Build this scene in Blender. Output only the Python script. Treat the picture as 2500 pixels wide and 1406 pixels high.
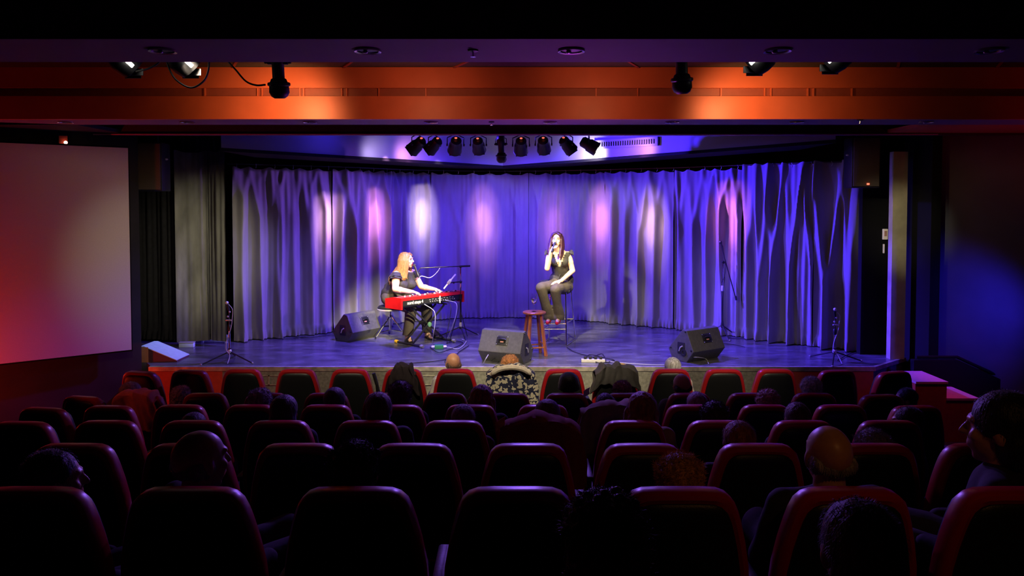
import bpy, bmesh, math, random
from mathutils import Vector, Matrix, noise
random.seed(7)
for o in list(bpy.data.objects): bpy.data.objects.remove(o)
SC = bpy.context.scene
COL = SC.collection
V = Vector
PI = math.pi

# ---------------------------------------------------------------- camera
F = 1805.0                      # focal length in pixels of the 2500 px frame
CZ = 2.72                       # camera height above the front-row floor
ST = 0.735                      # stage top
PITCH = math.radians(2.0)
YPP = 500 + F*math.tan(PITCH)
cd = bpy.data.cameras.new('camera'); cam = bpy.data.objects.new('camera', cd); COL.objects.link(cam)
cam.location = (0, 0, CZ); cam.rotation_euler = (PI/2-PITCH, 0, 0)
cd.sensor_width = 36; cd.lens = F/2500*36; cd.shift_y = (YPP-703)/2500; cd.clip_start = .02
SC.camera = cam
def ray(px, py):
    xc = (px-1250)/F; yc = -(py-YPP)/F
    return V((xc, math.cos(PITCH)+yc*math.sin(PITCH), -math.sin(PITCH)+yc*math.cos(PITCH)))
def at(px, py, D):
    r = ray(px, py); t = D/r.y
    return V((r.x*t, D, CZ+r.z*t))
def onz(px, py, z):
    r = ray(px, py); t = (z-CZ)/r.z
    return V((r.x*t, r.y*t, z))

# ---------------------------------------------------------------- world, exposure, lights
w = bpy.data.worlds.new('world'); SC.world = w; w.use_nodes = True
w.node_tree.nodes['Background'].inputs[0].default_value = (.25, .2, .5, 1)
w.node_tree.nodes['Background'].inputs[1].default_value = 0.0006
SC.view_settings.view_transform = 'Standard'; SC.view_settings.look = 'None'
SC.view_settings.gamma = 1; SC.view_settings.use_curve_mapping = False
SC.view_settings.exposure = 0.0

def spot(name, loc, target, color, watt, angle, blend=.6, radius=.05, spec=1.0):
    l = bpy.data.lights.new(name, 'SPOT'); o = bpy.data.objects.new(name, l); COL.objects.link(o)
    l.color = color; l.energy = watt; l.spot_size = math.radians(angle); l.spot_blend = blend; l.shadow_soft_size = radius
    l.specular_factor = spec
    o.location = loc
    o.rotation_euler = (V(target)-V(loc)).to_track_quat('-Z', 'Y').to_euler()
    return o
WARM = (1, .86, .5); BLUE = (.05, .016, 1); PINK = (1, .33, .95); VIO = (.29, .13, 1); RED = (1, .04, .015)
CURT = [(560,835),(700,822),(850,808),(1000,785),(1120,777),(1250,775),(1350,778),(1450,785),(1650,803),(1900,835),(2100,858),(2150,859)]
CPL = [onz(a, b, ST) for a, b in CURT]
def curtD(px):
    for a, b in zip(CPL, CPL[1:]):
        pa = 1250+F*a.x/a.y; pb = 1250+F*b.x/b.y
        if pa <= px <= pb: return a.y+(b.y-a.y)*(px-pa)/(pb-pa)
    return 10.5
# scallop pools on the back curtain, thrown by the lamp bar
BARD = 10.3
for px, py, sx, c, wt in [(795,545,1020,(1,.5,1),2300),(912,545,1060,PINK,2300),(1030,535,1112,(1,.74,.95),2600),(1180,550,1168,(1,.42,1),1900),
                      (1352,560,1272,PINK,900),(1468,545,1328,PINK,2000),(1597,560,1383,(1,.6,.85),1900),(1795,545,1440,(1,.25,1),2600)]:
    s = at(sx, 350, BARD+.3)
    for an, k in ((14, .40), (27, .22)):
        o = spot('curtain_scallop_lamp', s, at(px, py-4, curtD(px)), c, wt*k, an, 1, .03, .3); o.scale = (.6, 1.3, 1)
# blue wash over curtain and floor, raking across from the opposite side
for sx, tx, ty, wt, an, c in [(1500,700,640,900,46,(.30,.11,.9)),(1380,900,640,700,60,BLUE),(1500,1100,640,800,60,BLUE),(1240,1250,640,420,80,(.12,.05,1)),(950,1480,640,900,60,BLUE),(940,1850,600,2700,58,BLUE),(940,2080,600,3600,46,BLUE),(1000,1650,620,260,40,(.6,.25,.9))]:
    spot('blue_wash_lamp', at(sx, 342, BARD+.25), at(tx, ty, curtD(tx)), c, wt, an, .9, .05, .4)
for sx, tx, ty in [(1000,1000,860),(1250,1350,860),(1440,1750,860),(1440,2050,880),(1000,700,860)]:
    spot('blue_floor_lamp', at(sx, 342, BARD-.3), onz(tx, ty, ST), (.13,.07,1), 640, 85, .9, .06, .25)
# warm front lamps on the pipe behind the near beam, crossing over to the performers
for sx, tx, ty, D, wt, an, c in [(1855,990,750,10.7,3600,11,WARM),(450,1365,655,10.6,1500,10,WARM),
                             (1665,640,840,10.4,330,30,(1,.84,.66)),(678,1640,830,10.6,330,30,(1,.84,.66)),
                             (678,1120,880,9.2,700,26,(1,.86,.6)),(1665,1450,880,9.2,700,26,(1,.86,.6)),(1665,480,620,10.4,1500,18,(1,.9,.65)),(1855,2196,560,9.5,330,15,(1,.9,.6))]:
    spot('warm_front_lamp', at(sx, 160, 5.7), at(tx, ty, D), c, wt, an, 1, .05, .5)
# key lamps in the slot between the far beam and the stage header
for x, tx, ty, D, wt, an in [(-.75,985,690,10.75,1500,24),(-1.7,1000,730,10.7,700,26),(.1,1362,665,10.5,1500,22),(1.1,1362,665,10.5,1000,22),(0.2,1230,860,9.2,260,50)]:
    spot('warm_front_lamp', (x, 8.25, CZ+1.15), at(tx, ty, D), WARM, wt, an, .9, .05, .5)
# orange glow lamps on the far beam
for px, wt in [(700,34),(1820,30)]:
    spot('beam_glow_lamp', at(px, 245, 6.85), at(px, 286, 7.5), (1,.62,.26), wt, 122, .8, .1, .2)
for px, wt in [(480,2),(1010,10),(1480,9),(2050,3)]:
    spot('beam_glow_lamp', at(px, 225, 6.7), at(px, 262, 7.5), (1,.45,.2), wt, 140, .6, .1, .2)
# hot spots on the bulkhead
for tx, ty, D, c, wt in [(1005,389,11.2,(1,.4,.9),14),(925,384,10.8,(.75,.6,1),8),(1440,386,11.45,(1,.85,1),50),(1560,374,10.9,(1,.4,.9),12)]:
    t = at(tx, ty, D); spot('bulkhead_lamp', V((t.x, t.y-.34, t.z+.03)), V((t.x, t.y, t.z+.05)), c, wt, 150, 1, .04, .2)
spot('bulkhead_blue_lamp', (-.75, 10.75, CZ+1.0), (-1.8, 12.0, CZ+.9), (.035,.02,1), 34, 165, .8, .05, .2)
spot('bulkhead_blue_lamp', (-2.3, 9.9, CZ+1.0), (-3.0, 10.2, CZ+.8), (.05,.03,1), 6, 165, .8, .05, .2)
spot('bulkhead_blue_lamp', (.75, 10.75, CZ+1.0), (1.8, 11.8, CZ+.9), (.035,.02,1), 26, 165, .8, .05, .2)
# added violet spots standing in for the stage bounce that rims the audience
for x, tx, wt in [(-.8,-2.2,290),(0.2,.2,220),(1.2,2.4,290)]:
    spot('violet_rim_fill', (x, 9.25, CZ+.76), (tx, 4.2, 1.2), VIO, wt, 46, .8, .06, 1)
# warm key-lamp spill on the front rows, made with added spots
for x, wt in ((-2.35,330),(-.9,260),(.4,430),(2.2,330)):
    spot('warm_spill_fill', (x, 5.4, CZ+1.05), (x*.95, 8.4, .9), (1,.80,.55), wt, 38, 1, .06, .6)
# house left red, house right blue
spot('red_wall_lamp', (-6.4, 6.9, .6), (-6.0, 8.2, 1.2), RED, 120, 150, .9, .08, .2)
spot('screen_spill_lamp', (-2.9, 5.7, CZ+.95), (-4.35, 9.0, CZ-.7), (1,.85,.62), 105, 34, 1, .1, .2)
spot('blue_wall_lamp', (5.95, 8.0, 1.7), (5.5, 9.2, 1.3), (.03,.02,1), 62, 95, 1, .1, .2)
spot('magenta_stair_lamp', (5.3, 8.3, 3.0), (5.3, 8.6, .5), (1,.08,.5), 60, 36, .8, .04, .5)
spot('red_side_spot', (5.0, 7.3, 2.6), (4.7, 8.9, .4), RED, 9, 50, .8, .04, .5)
spot('red_side_spot', (-4.6, 7.3, 2.6), (-4.2, 9.0, .3), RED, 9, 50, .8, .04, .5)
spot('red_side_spot', (-4.9, 5.0, 3.1), (-3.35, 6.65, .9), (1,.14,.07), 22, 20, .9, .04, .4)  # unseen spot added to bring up the salmon shirt
spot('red_soffit_fill', (6.2, 6.6, 2.2), (6.2, 7.6, CZ+.85), RED, 12, 100, .8, .08, .2)
spot('red_soffit_fill', (-5.0, 5.4, 2.2), (-5.2, 4.9, CZ+.85), (1,.16,.04), 10, 120, 1, .08, 0)  # added upward spot standing in for red bounce on the near beam
spot('soffit_bounce_fill', (0.6, 7.6, 1.5), (0.2, 6.4, CZ+.85), (.55,.06,.8), 95, 112, 1, .3, .0)  # unseen upward spot added for stage bounce on the beam soffits
spot('amber_house_lamp', (1.5, .5, CZ+1.1), (1.15, 2.7, 1.8), (1,.42,.12), 11, 40, .9, .04, 1)

# ---------------------------------------------------------------- materials
MC = {}
def mat(name, col, rough=.6, metal=0, var=0, vscale=20, bump=0, bscale=60, emit=None, es=1, spec=.5, sheen=0, trans=0, stretch=None, col2=None, coat=0):
    if name in MC: return MC[name]
    m = bpy.data.materials.new(name); m.use_nodes = True; nt = m.node_tree; N = nt.nodes; L = nt.links
    b = N['Principled BSDF']
    b.inputs['Base Color'].default_value = (*col, 1); b.inputs['Roughness'].default_value = rough; b.inputs['Metallic'].default_value = metal
    b.inputs['Specular IOR Level'].default_value = spec; b.inputs['Sheen Weight'].default_value = sheen
    b.inputs['Coat Weight'].default_value = coat
    if trans: b.inputs['Transmission Weight'].default_value = trans; b.inputs['IOR'].default_value = 1.45
    if emit: b.inputs['Emission Color'].default_value = (*emit, 1); b.inputs['Emission Strength'].default_value = es
    tc = N.new('ShaderNodeTexCoord'); mp = N.new('ShaderNodeMapping'); L.new(tc.outputs['Object'], mp.inputs[0])
    if stretch: mp.inputs['Scale'].default_value = stretch
    if not var and not bump: var = .06
    if var:
        n = N.new('ShaderNodeTexNoise'); n.inputs['Scale'].default_value = vscale; n.inputs['Detail'].default_value = 5; L.new(mp.outputs[0], n.inputs[0])
        r = N.new('ShaderNodeValToRGB'); L.new(n.outputs[0], r.inputs[0]); r.color_ramp.elements[0].position = .35; r.color_ramp.elements[1].position = .68
        a = tuple(max(0, c*(1-var)) for c in col); z = col2 if col2 else tuple(min(1, c*(1+var)) for c in col)
        r.color_ramp.elements[0].color = (*a, 1); r.color_ramp.elements[1].color = (*z, 1); L.new(r.outputs[0], b.inputs['Base Color'])
    if bump:
        n = N.new('ShaderNodeTexNoise'); n.inputs['Scale'].default_value = bscale; n.inputs['Detail'].default_value = 3; L.new(mp.outputs[0], n.inputs[0])
        u = N.new('ShaderNodeBump'); u.inputs['Strength'].default_value = bump; u.inputs['Distance'].default_value = .01
        L.new(n.outputs[0], u.inputs['Height']); L.new(u.outputs[0], b.inputs['Normal'])
    MC[name] = m; return m
M_black = mat('black_matte', (.006,.006,.007), .9, spec=.2)
M_blackpaint = mat('black_paint', (.012,.012,.014), .45, bump=.1)
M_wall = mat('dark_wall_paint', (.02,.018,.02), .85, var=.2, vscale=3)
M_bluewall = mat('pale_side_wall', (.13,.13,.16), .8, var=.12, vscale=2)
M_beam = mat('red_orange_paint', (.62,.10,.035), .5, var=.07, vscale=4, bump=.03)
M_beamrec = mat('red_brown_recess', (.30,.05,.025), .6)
M_soffit = mat('soffit_paint', (.22,.14,.2), .7, var=.05, vscale=3)
M_ceil = mat('dark_ceiling_tile', (.05,.035,.02), .8, var=.2)
M_stage = mat('scuffed_stage_paint', (.10,.10,.115), .27, var=.45, vscale=3.2, bump=.05, bscale=14, stretch=(1,2.6,1), spec=.6)
M_fascia = mat('grey_fascia_carpet', (.17,.165,.13), .9, var=.25, vscale=30, bump=.2)
M_nosing = mat('worn_metal_nosing', (.5,.46,.36), .45, .6, var=.3, vscale=12)
M_redpanel = mat('red_fascia_paint', (.45,.06,.03), .5, var=.1)
M_carpet = mat('dark_carpet', (.012,.010,.012), .95, bump=.2)
M_bulk = mat('pale_bulkhead_paint', (.22,.21,.26), .7, var=.05, vscale=2)
M_velour = mat('grey_velour', (.19,.18,.185), .95, var=.10, vscale=6, bump=.04, bscale=60, sheen=.3, stretch=(1,1,.3))
M_velgrey = mat('dusty_black_velour', (.12,.118,.10), .97, var=.35, vscale=5, bump=.15, sheen=.2, stretch=(1,1,.3))
M_velblack = mat('black_velour', (.008,.008,.009), 1, var=.2, sheen=.05, spec=.1)
M_screen = mat('projection_screen_cloth', (.62,.60,.58), .9, var=.03, vscale=80)
M_redseat = mat('red_seat_plastic', (.50,.015,.02), .33, bump=.02, spec=.6)
M_seatblack = mat('black_seat_vinyl', (.012,.013,.014), .42, bump=.12, bscale=180)
M_steel = mat('dark_steel', (.06,.06,.065), .4, .8)
M_chrome = mat('chrome', (.8,.8,.82), .12, 1)
M_silver = mat('silver_paint', (.7,.7,.68), .3, .5)
M_wood = mat('reddish_wood', (.33,.10,.035), .35, var=.35, vscale=10, stretch=(4,4,.5), coat=.3)
M_grille = mat('speaker_grille', (.02,.02,.02), .7, bump=.6, bscale=400)
M_wedge = mat('worn_black_wedge_coat', (.075,.075,.068), .6, var=.15, vscale=30, bump=.25, bscale=220)
M_red = mat('glossy_red_lacquer', (.75,.012,.01), .28)
M_white = mat('white_print', (.85,.85,.82), .5)
M_ivory = mat('white_keys', (.85,.83,.78), .25)
M_glass = mat('clear_glass', (1,1,1), .02, trans=1)
M_lens = mat('lit_lamp_lens', (1,1,1), .2, emit=(1,.93,.8), es=14)
M_ember = mat('glowing_lamp_vent', (.3,.05,.03), .4, emit=(1,.16,.10), es=1.3)
M_emit_red = mat('red_indicator', (.5,.02,.02), .4, emit=(1,.12,.06), es=3)
M_cable = mat('black_cable', (.01,.01,.01), .5)
M_wcable = mat('pale_cable', (.45,.45,.45), .5)
M_skin = mat('pale_skin', (.72,.44,.31), .5, var=.05, vscale=30, spec=.4)
M_skin2 = mat('tanned_skin', (.60,.30,.18), .38, var=.08, vscale=30, spec=.5)
M_blkcloth = mat('black_crepe_cloth', (.022,.019,.017), .8, var=.15, vscale=50, bump=.15, bscale=25)
M_pants = mat('dark_brown_trousers', (.06,.047,.036), .8, var=.12, vscale=40, bump=.15, bscale=20)
M_ruf = mat('black_ruffle', (.018,.016,.016), .85)

# ---------------------------------------------------------------- object helpers
INV = {}
def link(o, parent=None):
    COL.objects.link(o)
    if parent: o.parent = parent
def thing(name, label, cat, loc=(0,0,0), rz=0, group=None, scale=None):
    o = bpy.data.objects.new(name, None); o.empty_display_size = .1; link(o)
    o.location = loc; o.rotation_euler = (0,0,rz); o['label'] = label; o['category'] = cat
    s = scale or 1
    if scale: o.scale = (s,s,s)
    if group: o['group'] = group
    INV[o.name] = (Matrix.Translation(V(loc)) @ Matrix.Rotation(rz,4,'Z') @ Matrix.Scale(s,4)).inverted()
    return o
def tag(o, label, cat, group=None):
    o['label'] = label; o['category'] = cat
    if group: o['group'] = group
    return o
class MB:
    def __init__(s): s.v = []; s.f = []
    def add(s, vs, fs):
        n = len(s.v); s.v += [V(p) for p in vs]; s.f += [[n+i for i in f] for f in fs]; return s
    def box(s, a, b):
        (x0,y0,z0),(x1,y1,z1) = a, b
        return s.add([(x0,y0,z0),(x1,y0,z0),(x1,y1,z0),(x0,y1,z0),(x0,y0,z1),(x1,y0,z1),(x1,y1,z1),(x0,y1,z1)],
              [(0,3,2,1),(4,5,6,7),(0,1,5,4),(1,2,6,5),(2,3,7,6),(3,0,4,7)])
    def cbox(s, c, size, M=None, bev=0):
        hx,hy,hz = [q/2 for q in size]; c = V(c); M = M or Matrix.Identity(3)
        if not bev:
            P = [(-hx,-hy,-hz),(hx,-hy,-hz),(hx,hy,-hz),(-hx,hy,-hz),(-hx,-hy,hz),(hx,-hy,hz),(hx,hy,hz),(-hx,hy,hz)]
            return s.add([c+M@V(p) for p in P], [(0,3,2,1),(4,5,6,7),(0,1,5,4),(1,2,6,5),(2,3,7,6),(3,0,4,7)])
        bm = bmesh.new(); bmesh.ops.create_cube(bm, size=1)
        for v in bm.verts: v.co = V((v.co.x*size[0], v.co.y*size[1], v.co.z*size[2]))
        bmesh.ops.bevel(bm, geom=bm.edges[:], offset=bev, segments=2, profile=.5, affect='EDGES')
        bm.verts.index_update()
        s.add([c+M@v.co for v in bm.verts], [[v.index for v in f.verts] for f in bm.faces]); bm.free(); return s
    def tube(s, pts, r, n=8, cap=True):
        pts = [V(p) for p in pts]; k = len(pts); rs = r if isinstance(r, (list,tuple)) else [r]*k
        t0 = (pts[1]-pts[0]).normalized(); u = t0.orthogonal().normalized(); vs = []
        for i, p in enumerate(pts):
            t = (pts[min(i+1,k-1)]-pts[max(i-1,0)]).normalized()
            u = (u-t*u.dot(t)).normalized(); w_ = t.cross(u)
            for j in range(n):
                a = 2*PI*j/n; vs.append(p+(u*math.cos(a)+w_*math.sin(a))*rs[i])
        fs = [(i*n+j, i*n+(j+1)%n, (i+1)*n+(j+1)%n, (i+1)*n+j) for i in range(k-1) for j in range(n)]
        if cap: fs += [tuple(range(n-1,-1,-1)), tuple((k-1)*n+j for j in range(n))]
        return s.add(vs, fs)
    def lathe(s, prof, c=(0,0,0), axis=(0,0,1), n=16):
        c = V(c); a = V(axis).normalized(); u = a.orthogonal().normalized(); w_ = a.cross(u); k = len(prof); vs = []
        for r, h in prof:
            for j in range(n):
                t = 2*PI*j/n; vs.append(c+a*h+(u*math.cos(t)+w_*math.sin(t))*r)
        fs = [(i*n+j, i*n+(j+1)%n, (i+1)*n+(j+1)%n, (i+1)*n+j) for i in range(k-1) for j in range(n)]
        if prof[0][0] > 1e-4: fs.append(tuple(range(n-1,-1,-1)))
        if prof[-1][0] > 1e-4: fs.append(tuple((k-1)*n+j for j in range(n)))
        return s.add(vs, fs)
    def ball(s, c, r, M=None, sub=2):
        bm = bmesh.new(); bmesh.ops.create_icosphere(bm, subdivisions=sub, radius=1); bm.verts.index_update()
        r = V(r) if not isinstance(r, (int,float)) else V((r,r,r)); M = M or Matrix.Identity(3); c = V(c)
        s.add([c+M@V((v.co.x*r.x, v.co.y*r.y, v.co.z*r.z)) for v in bm.verts], [[v.index for v in f.verts] for f in bm.faces]); bm.free(); return s
    def cap(s, a, ra, b, rb, sub=2):
        a, b = V(a), V(b)
        s.ball(a, ra, sub=sub); s.ball(b, rb, sub=sub)
        if (b-a).length > 1e-4: s.tube([a, b], [ra*.995, rb*.995], 14)
        return s
    def chain(s, pts, rs, sub=2):
        for i in range(len(pts)-1): s.cap(pts[i], rs[i], pts[i+1], rs[i+1], sub)
        return s
    def loft(s, loops, cap=True):
        n = len(loops[0]); vs = [p for l in loops for p in l]
        fs = [(i*n+j, i*n+(j+1)%n, (i+1)*n+(j+1)%n, (i+1)*n+j) for i in range(len(loops)-1) for j in range(n)]
        if cap: fs += [tuple(range(n-1,-1,-1)), tuple((len(loops)-1)*n+j for j in range(n))]
        return s.add(vs, fs)
    def grid(s, P, nu, nv):      # P(i,j)
        return s.add([P(i,j) for j in range(nv) for i in range(nu)], [(j*nu+i, j*nu+i+1, (j+1)*nu+i+1, (j+1)*nu+i) for j in range(nv-1) for i in range(nu-1)])
    def mesh(s, name='m', smooth=True, xf=None):
        me = bpy.data.meshes.new(name); vs = [xf@p for p in s.v] if xf else s.v
        me.from_pydata([tuple(p) for p in vs], [], s.f); me.validate()
        bm = bmesh.new(); bm.from_mesh(me); bmesh.ops.recalc_face_normals(bm, faces=bm.faces); bm.to_mesh(me); bm.free()
        if smooth:
            for p in me.polygons: p.use_smooth = True
            me.set_sharp_from_angle(angle=math.radians(38))
        return me
def obj(name, mb, m, parent=None, world=False, smooth=True):
    if isinstance(mb, MB): me = mb.mesh(name, smooth, INV[parent.name] if (world and parent) else None)
    else: me = mb
    if not me.materials: me.materials.append(m)
    o = bpy.data.objects.new(name, me); link(o, parent)
    if o.data.materials[0] != m:
        o.material_slots[0].link = 'OBJECT'; o.material_slots[0].material = m
    return o
def struct(name, mb, m, parent=None, smooth=False):
    o = obj(name, mb, m, parent, smooth=smooth)
    if not parent: o['kind'] = 'structure'
    return o
def blob(mb, voxel, smooth=2, amp=0, freq=30, cut=None, xf=None, seed=0, name='blob', ridge=None):
    """union of overlapping solids as one continuous surface"""
    me = bpy.data.meshes.new(name); me.from_pydata([tuple(p) for p in mb.v], [], mb.f)
    o = bpy.data.objects.new('tmp', me); COL.objects.link(o)
    r = o.modifiers.new('r', 'REMESH'); r.mode = 'VOXEL'; r.voxel_size = voxel
    if smooth:
        q = o.modifiers.new('s', 'SMOOTH'); q.factor = .5; q.iterations = smooth
    dg = bpy.context.evaluated_depsgraph_get(); dg.update()
    out = bpy.data.meshes.new_from_object(o.evaluated_get(dg)); bpy.data.objects.remove(o); bpy.data.meshes.remove(me)
    out.name = name
    bm = bmesh.new(); bm.from_mesh(out)
    if amp:
        bm.normal_update()
        for v in bm.verts:
            c = v.co*freq
            if ridge: c = V((c.x*ridge[0], c.y*ridge[1], c.z*ridge[2]))
            v.co = v.co + v.normal*amp*noise.noise(c+V((seed,0,0)))
    if cut:
        bmesh.ops.delete(bm, geom=[f for f in bm.faces if cut(f.calc_center_median())], context='FACES')
    if xf: bm.transform(xf)
    for f in bm.faces: f.smooth = True
    bm.to_mesh(out); bm.free()
    return out
# ================================================================ ROOM
SOF = CZ+.862            # soffit height of beams
CEIL = CZ+1.38
ROWD = [7.75, 6.75, 5.75, 4.70, 3.60, 2.50, 1.43]
ROWZ = [0, 0, .165, .35, .56, .77, .97]
m = MB(); edges = [9.0, 5.60, 4.55, 3.45, 2.35, 1.28, .25, -2.6]; zs = [0, .165, .35, .56, .77, .97, 1.17]
for i in range(7): m.box((-8, edges[i+1], -.3), (8, edges[i], zs[i]))
m.box((-8, 9.0, -.3), (8, 14, -.01))
struct('floor', m, M_carpet)
# stage platform
c1 = onz(372, 899, ST); c2 = onz(2128, 905, ST); c3 = onz(2208, 876, ST)
SY = 9.0
m = MB()
poly = [(-4.42,SY),(4.42,SY),(5.08,9.55),(5.15,13.9),(-5.6,13.9),(-5.6,SY+.25),(-4.6,SY+.25)]
m.loft([[V((x,y,0)) for x,y in poly],[V((x,y,ST)) for x,y in poly]])
struct('stage_platform', m, M_stage)
m = MB(); m.box((-4.44,SY-.035,ST-.045),(4.44,SY+.02,ST+.006)); m.cbox((4.76,9.265,ST-.02),(.9,.04,.05),Matrix.Rotation(math.atan2(.55,.66),3,'Z'))
struct('trim_1', m, M_nosing)
fl = at(545,920,SY).x; fr = at(1862,920,SY).x
struct('wall_stage_front', MB().box((fl,SY-.025,0),(fr,SY-.001,ST-.05)), M_fascia)
for a, b in [(-4.42,fl),(fr,4.42)]:
    struct('trim_2' if a < 0 else 'trim_3', MB().box((a,SY-.025,0),(b,SY-.001,ST-.05)), M_redpanel)
# recessed connection boxes in the stage front
for i, (px, w_, lab) in enumerate([(650,.09,'small recessed outlet plate in the stage front between the two leftmost red-topped front seats'),(668,.13,'square recessed floor-pocket box in the stage front beside the small outlet plate'),
                             (1047,.16,'square recessed box in the stage front left of the bald man in glasses')]):
    p = at(px, 928, SY-.026); t = thing('stage_outlet', lab, 'outlet', (p.x,p.y,p.z), 0, 'recessed outlets in the stage front')
    f = MB()
    for a,b in [((-w_/2,-.012,-.06),(w_/2,.002,-.05)),((-w_/2,-.012,.05),(w_/2,.002,.06)),((-w_/2,-.012,-.05),(-w_/2+.01,.002,.05)),((w_/2-.01,-.012,-.05),(w_/2,.002,.05))]: f.box(a,b)
    obj('frame', f, M_nosing, t); obj('cover_plate', MB().box((-w_/2+.01,-.004,-.05),(w_/2-.01,.001,.05)), M_fascia, t)
# side walls: angled bays either side of the stage
def wallseg(name, pts, z0, z1, m_, th=.12):
    mb = MB()
    for (a, b) in zip(pts, pts[1:]):
        a = V((*a,0)); b = V((*b,0)); d = (b-a).normalized(); n = V((-d.y, d.x, 0))*th
        if n.y < 0: n = -n
        L0 = [a, b, b+n, a+n]
        mb.loft([[p+V((0,0,z0)) for p in L0],[p+V((0,0,z1)) for p in L0]])
    return struct(name, mb, m_)
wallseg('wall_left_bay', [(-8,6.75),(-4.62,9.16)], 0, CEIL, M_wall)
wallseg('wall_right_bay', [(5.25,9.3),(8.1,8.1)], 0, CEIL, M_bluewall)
struct('wall_left', MB().box((-8.12,-2.6,0),(-8,6.8,CEIL)), M_wall)
struct('wall_right', MB().box((8,-2.6,0),(8.12,8.1,CEIL)), M_wall)
struct('wall_back', MB().box((-8.1,-2.72,0),(8.1,-2.6,CEIL)), M_wall)
struct('wall_stage_back', MB().box((-6,13.9,0),(6,14.0,CEIL)), M_black)
struct('wall_stage_left', MB().box((-5.72,9.3,0),(-5.6,13.9,CEIL)), M_black)
struct('wall_stage_right', MB().box((5.16,9.1,0),(5.28,13.9,CEIL)), M_black)
m = MB().box((-8.1,-2.7,CEIL),(8.1,14,CEIL+.1))
struct('ceiling', m, M_ceil)
# ceiling battens seen above the far beam
m = MB()
for px in (1160, 880, 1515, 2170, 600, 2420):
    p = at(px, 160, 7.2); m.cbox((p.x,7.0,CEIL-.006),(.025,1.1,.012), Matrix.Rotation(.45 if px < 1250 else -.45,3,'Z'))
struct('trim_4', m, M_beamrec)
# near beam, far beam, header
struct('trim_5', MB().box((-8,3.88,SOF),(8,4.5,CEIL)), M_soffit)
m = MB(); m.box((-8,7.52,SOF),(8,8.0,CEIL-.001)); struct('trim_6', m, M_soffit)
zb = [SOF, at(1250,236,7.5).z, at(1250,216,7.5).z, CEIL-.002]
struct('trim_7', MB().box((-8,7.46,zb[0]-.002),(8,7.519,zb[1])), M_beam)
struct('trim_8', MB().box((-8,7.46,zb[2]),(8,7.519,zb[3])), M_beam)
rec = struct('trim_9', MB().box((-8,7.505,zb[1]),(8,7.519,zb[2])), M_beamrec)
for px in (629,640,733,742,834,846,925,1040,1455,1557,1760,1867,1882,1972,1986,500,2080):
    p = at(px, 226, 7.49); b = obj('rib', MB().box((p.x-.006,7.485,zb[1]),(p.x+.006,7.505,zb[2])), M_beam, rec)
HDR = at(1250,329,8.9).z
struct('trim_10', MB().box((-5.7,8.9,HDR),(8,9.02,CEIL-.001)), mat('dark_header_paint', (.06,.015,.02), .6))
struct('trim_15', MB().box((-5.7,8.88,HDR-.004),(5.1,8.9,HDR+.010)), mat('pink_lit_header_lip',(.55,.25,.4),.5))  # added strip; the pink light on the header edge is put into its colour
spot('lip_lamp', (0,8.5,1.9), (0,8.87,HDR), (.7,.15,.9), 16, 100, 1, .2, 0)
# low soffits to the sides, running back to the bay walls
m = MB(); m.loft([[V((4.5,8.0,z)),V((8,8.0,z)),V((8,8.12,z)),V((5.25,9.28,z)),V((4.5,8.9,z))] for z in (SOF,SOF+.04)]); struct('trim_11', m, M_beam)
m = MB(); m.loft([[V((-4.7,8.0,z)),V((-8,8.0,z)),V((-8,6.8,z)),V((-4.7,9.1,z))] for z in (SOF,SOF+.04)]); struct('trim_12', m, M_wall)  # left soffit is unlit; that shade is put into its dark colour
# V shaped bulkhead over the stage
bl = at(540,363,9.2); ba = at(1228,406,12.5); br = at(2040,343,9.15)
m = MB()
front = [bl, ba, br]
L1 = []; 
for a, b in ((bl, ba), (ba, br)):
    vs = [a, b, V((b.x,b.y,CEIL-.02)), V((a.x,a.y,CEIL-.02)), V((a.x*1.0,a.y+1.2,a.z)), V((b.x,b.y+1.2,b.z)), V((b.x,b.y+1.2,CEIL-.02)), V((a.x,a.y+1.2,CEIL-.02))]
    m.add(vs, [(0,1,2,3),(0,4,5,1),(4,7,6,5),(0,3,7,4),(1,5,6,2),(3,2,6,7)])
bulk = struct('trim_13', m, M_bulk)
m = MB()
for a, b in ((bl, ba), (ba, br)):
    m.add([a+V((0,-.02,-.03)), b+V((0,-.02,-.03)), b+V((0,-.02,.012)), a+V((0,-.02,.012)), a+V((0,1.2,-.03)), b+V((0,1.2,-.03)), b+V((0,1.2,.012)), a+V((0,1.2,.012))], [(0,1,2,3),(0,4,5,1),(4,7,6,5),(3,2,6,7)])
struct('trim_14', m, M_black)
# air grille on the bulkhead
d = (br-ba); d.z = 0; d.normalize(); rz = math.atan2(d.y, d.x)
def onbulk(px, z):
    k = (px-1250)/F; t = (k*ba.y-ba.x)/((br.x-ba.x)-k*(br.y-ba.y)); return V((ba.x+(br.x-ba.x)*t, ba.y+(br.y-ba.y)*t, z))
g0 = onbulk(1452,0); g1 = onbulk(1606,0); L = (g1-g0).length
gz1 = CZ+.98; gz0 = at(1530,360,(g0.y+g1.y)/2).z
t = thing('air_grille', 'blue lit louvred air grille high on the angled bulkhead right of the lamp bar', 'vent', (g0.x,g0.y-.012,gz0), rz)
f = MB()
for a, b in [((0,-.03,0),(L,.01,.03)),((0,-.03,gz1-gz0-.03),(L,.01,gz1-gz0)),((0,-.03,.03),(.03,.01,gz1-gz0-.03)),((L-.03,-.03,.03),(L,.01,gz1-gz0-.03))]: f.box(a,b)
obj('frame', f, M_bulk, t); obj('backing', MB().box((.03,0,.03),(L-.03,.008,gz1-gz0-.03)), M_black, t)
f = MB(); n = 26
for i in range(n): x = .04+(L-.08)*i/(n-1); f.box((x-.008,-.022,.03),(x+.008,0,gz1-gz0-.03))
o = obj('slats', f, M_bulk, t); o['kind'] = 'stuff'

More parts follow.
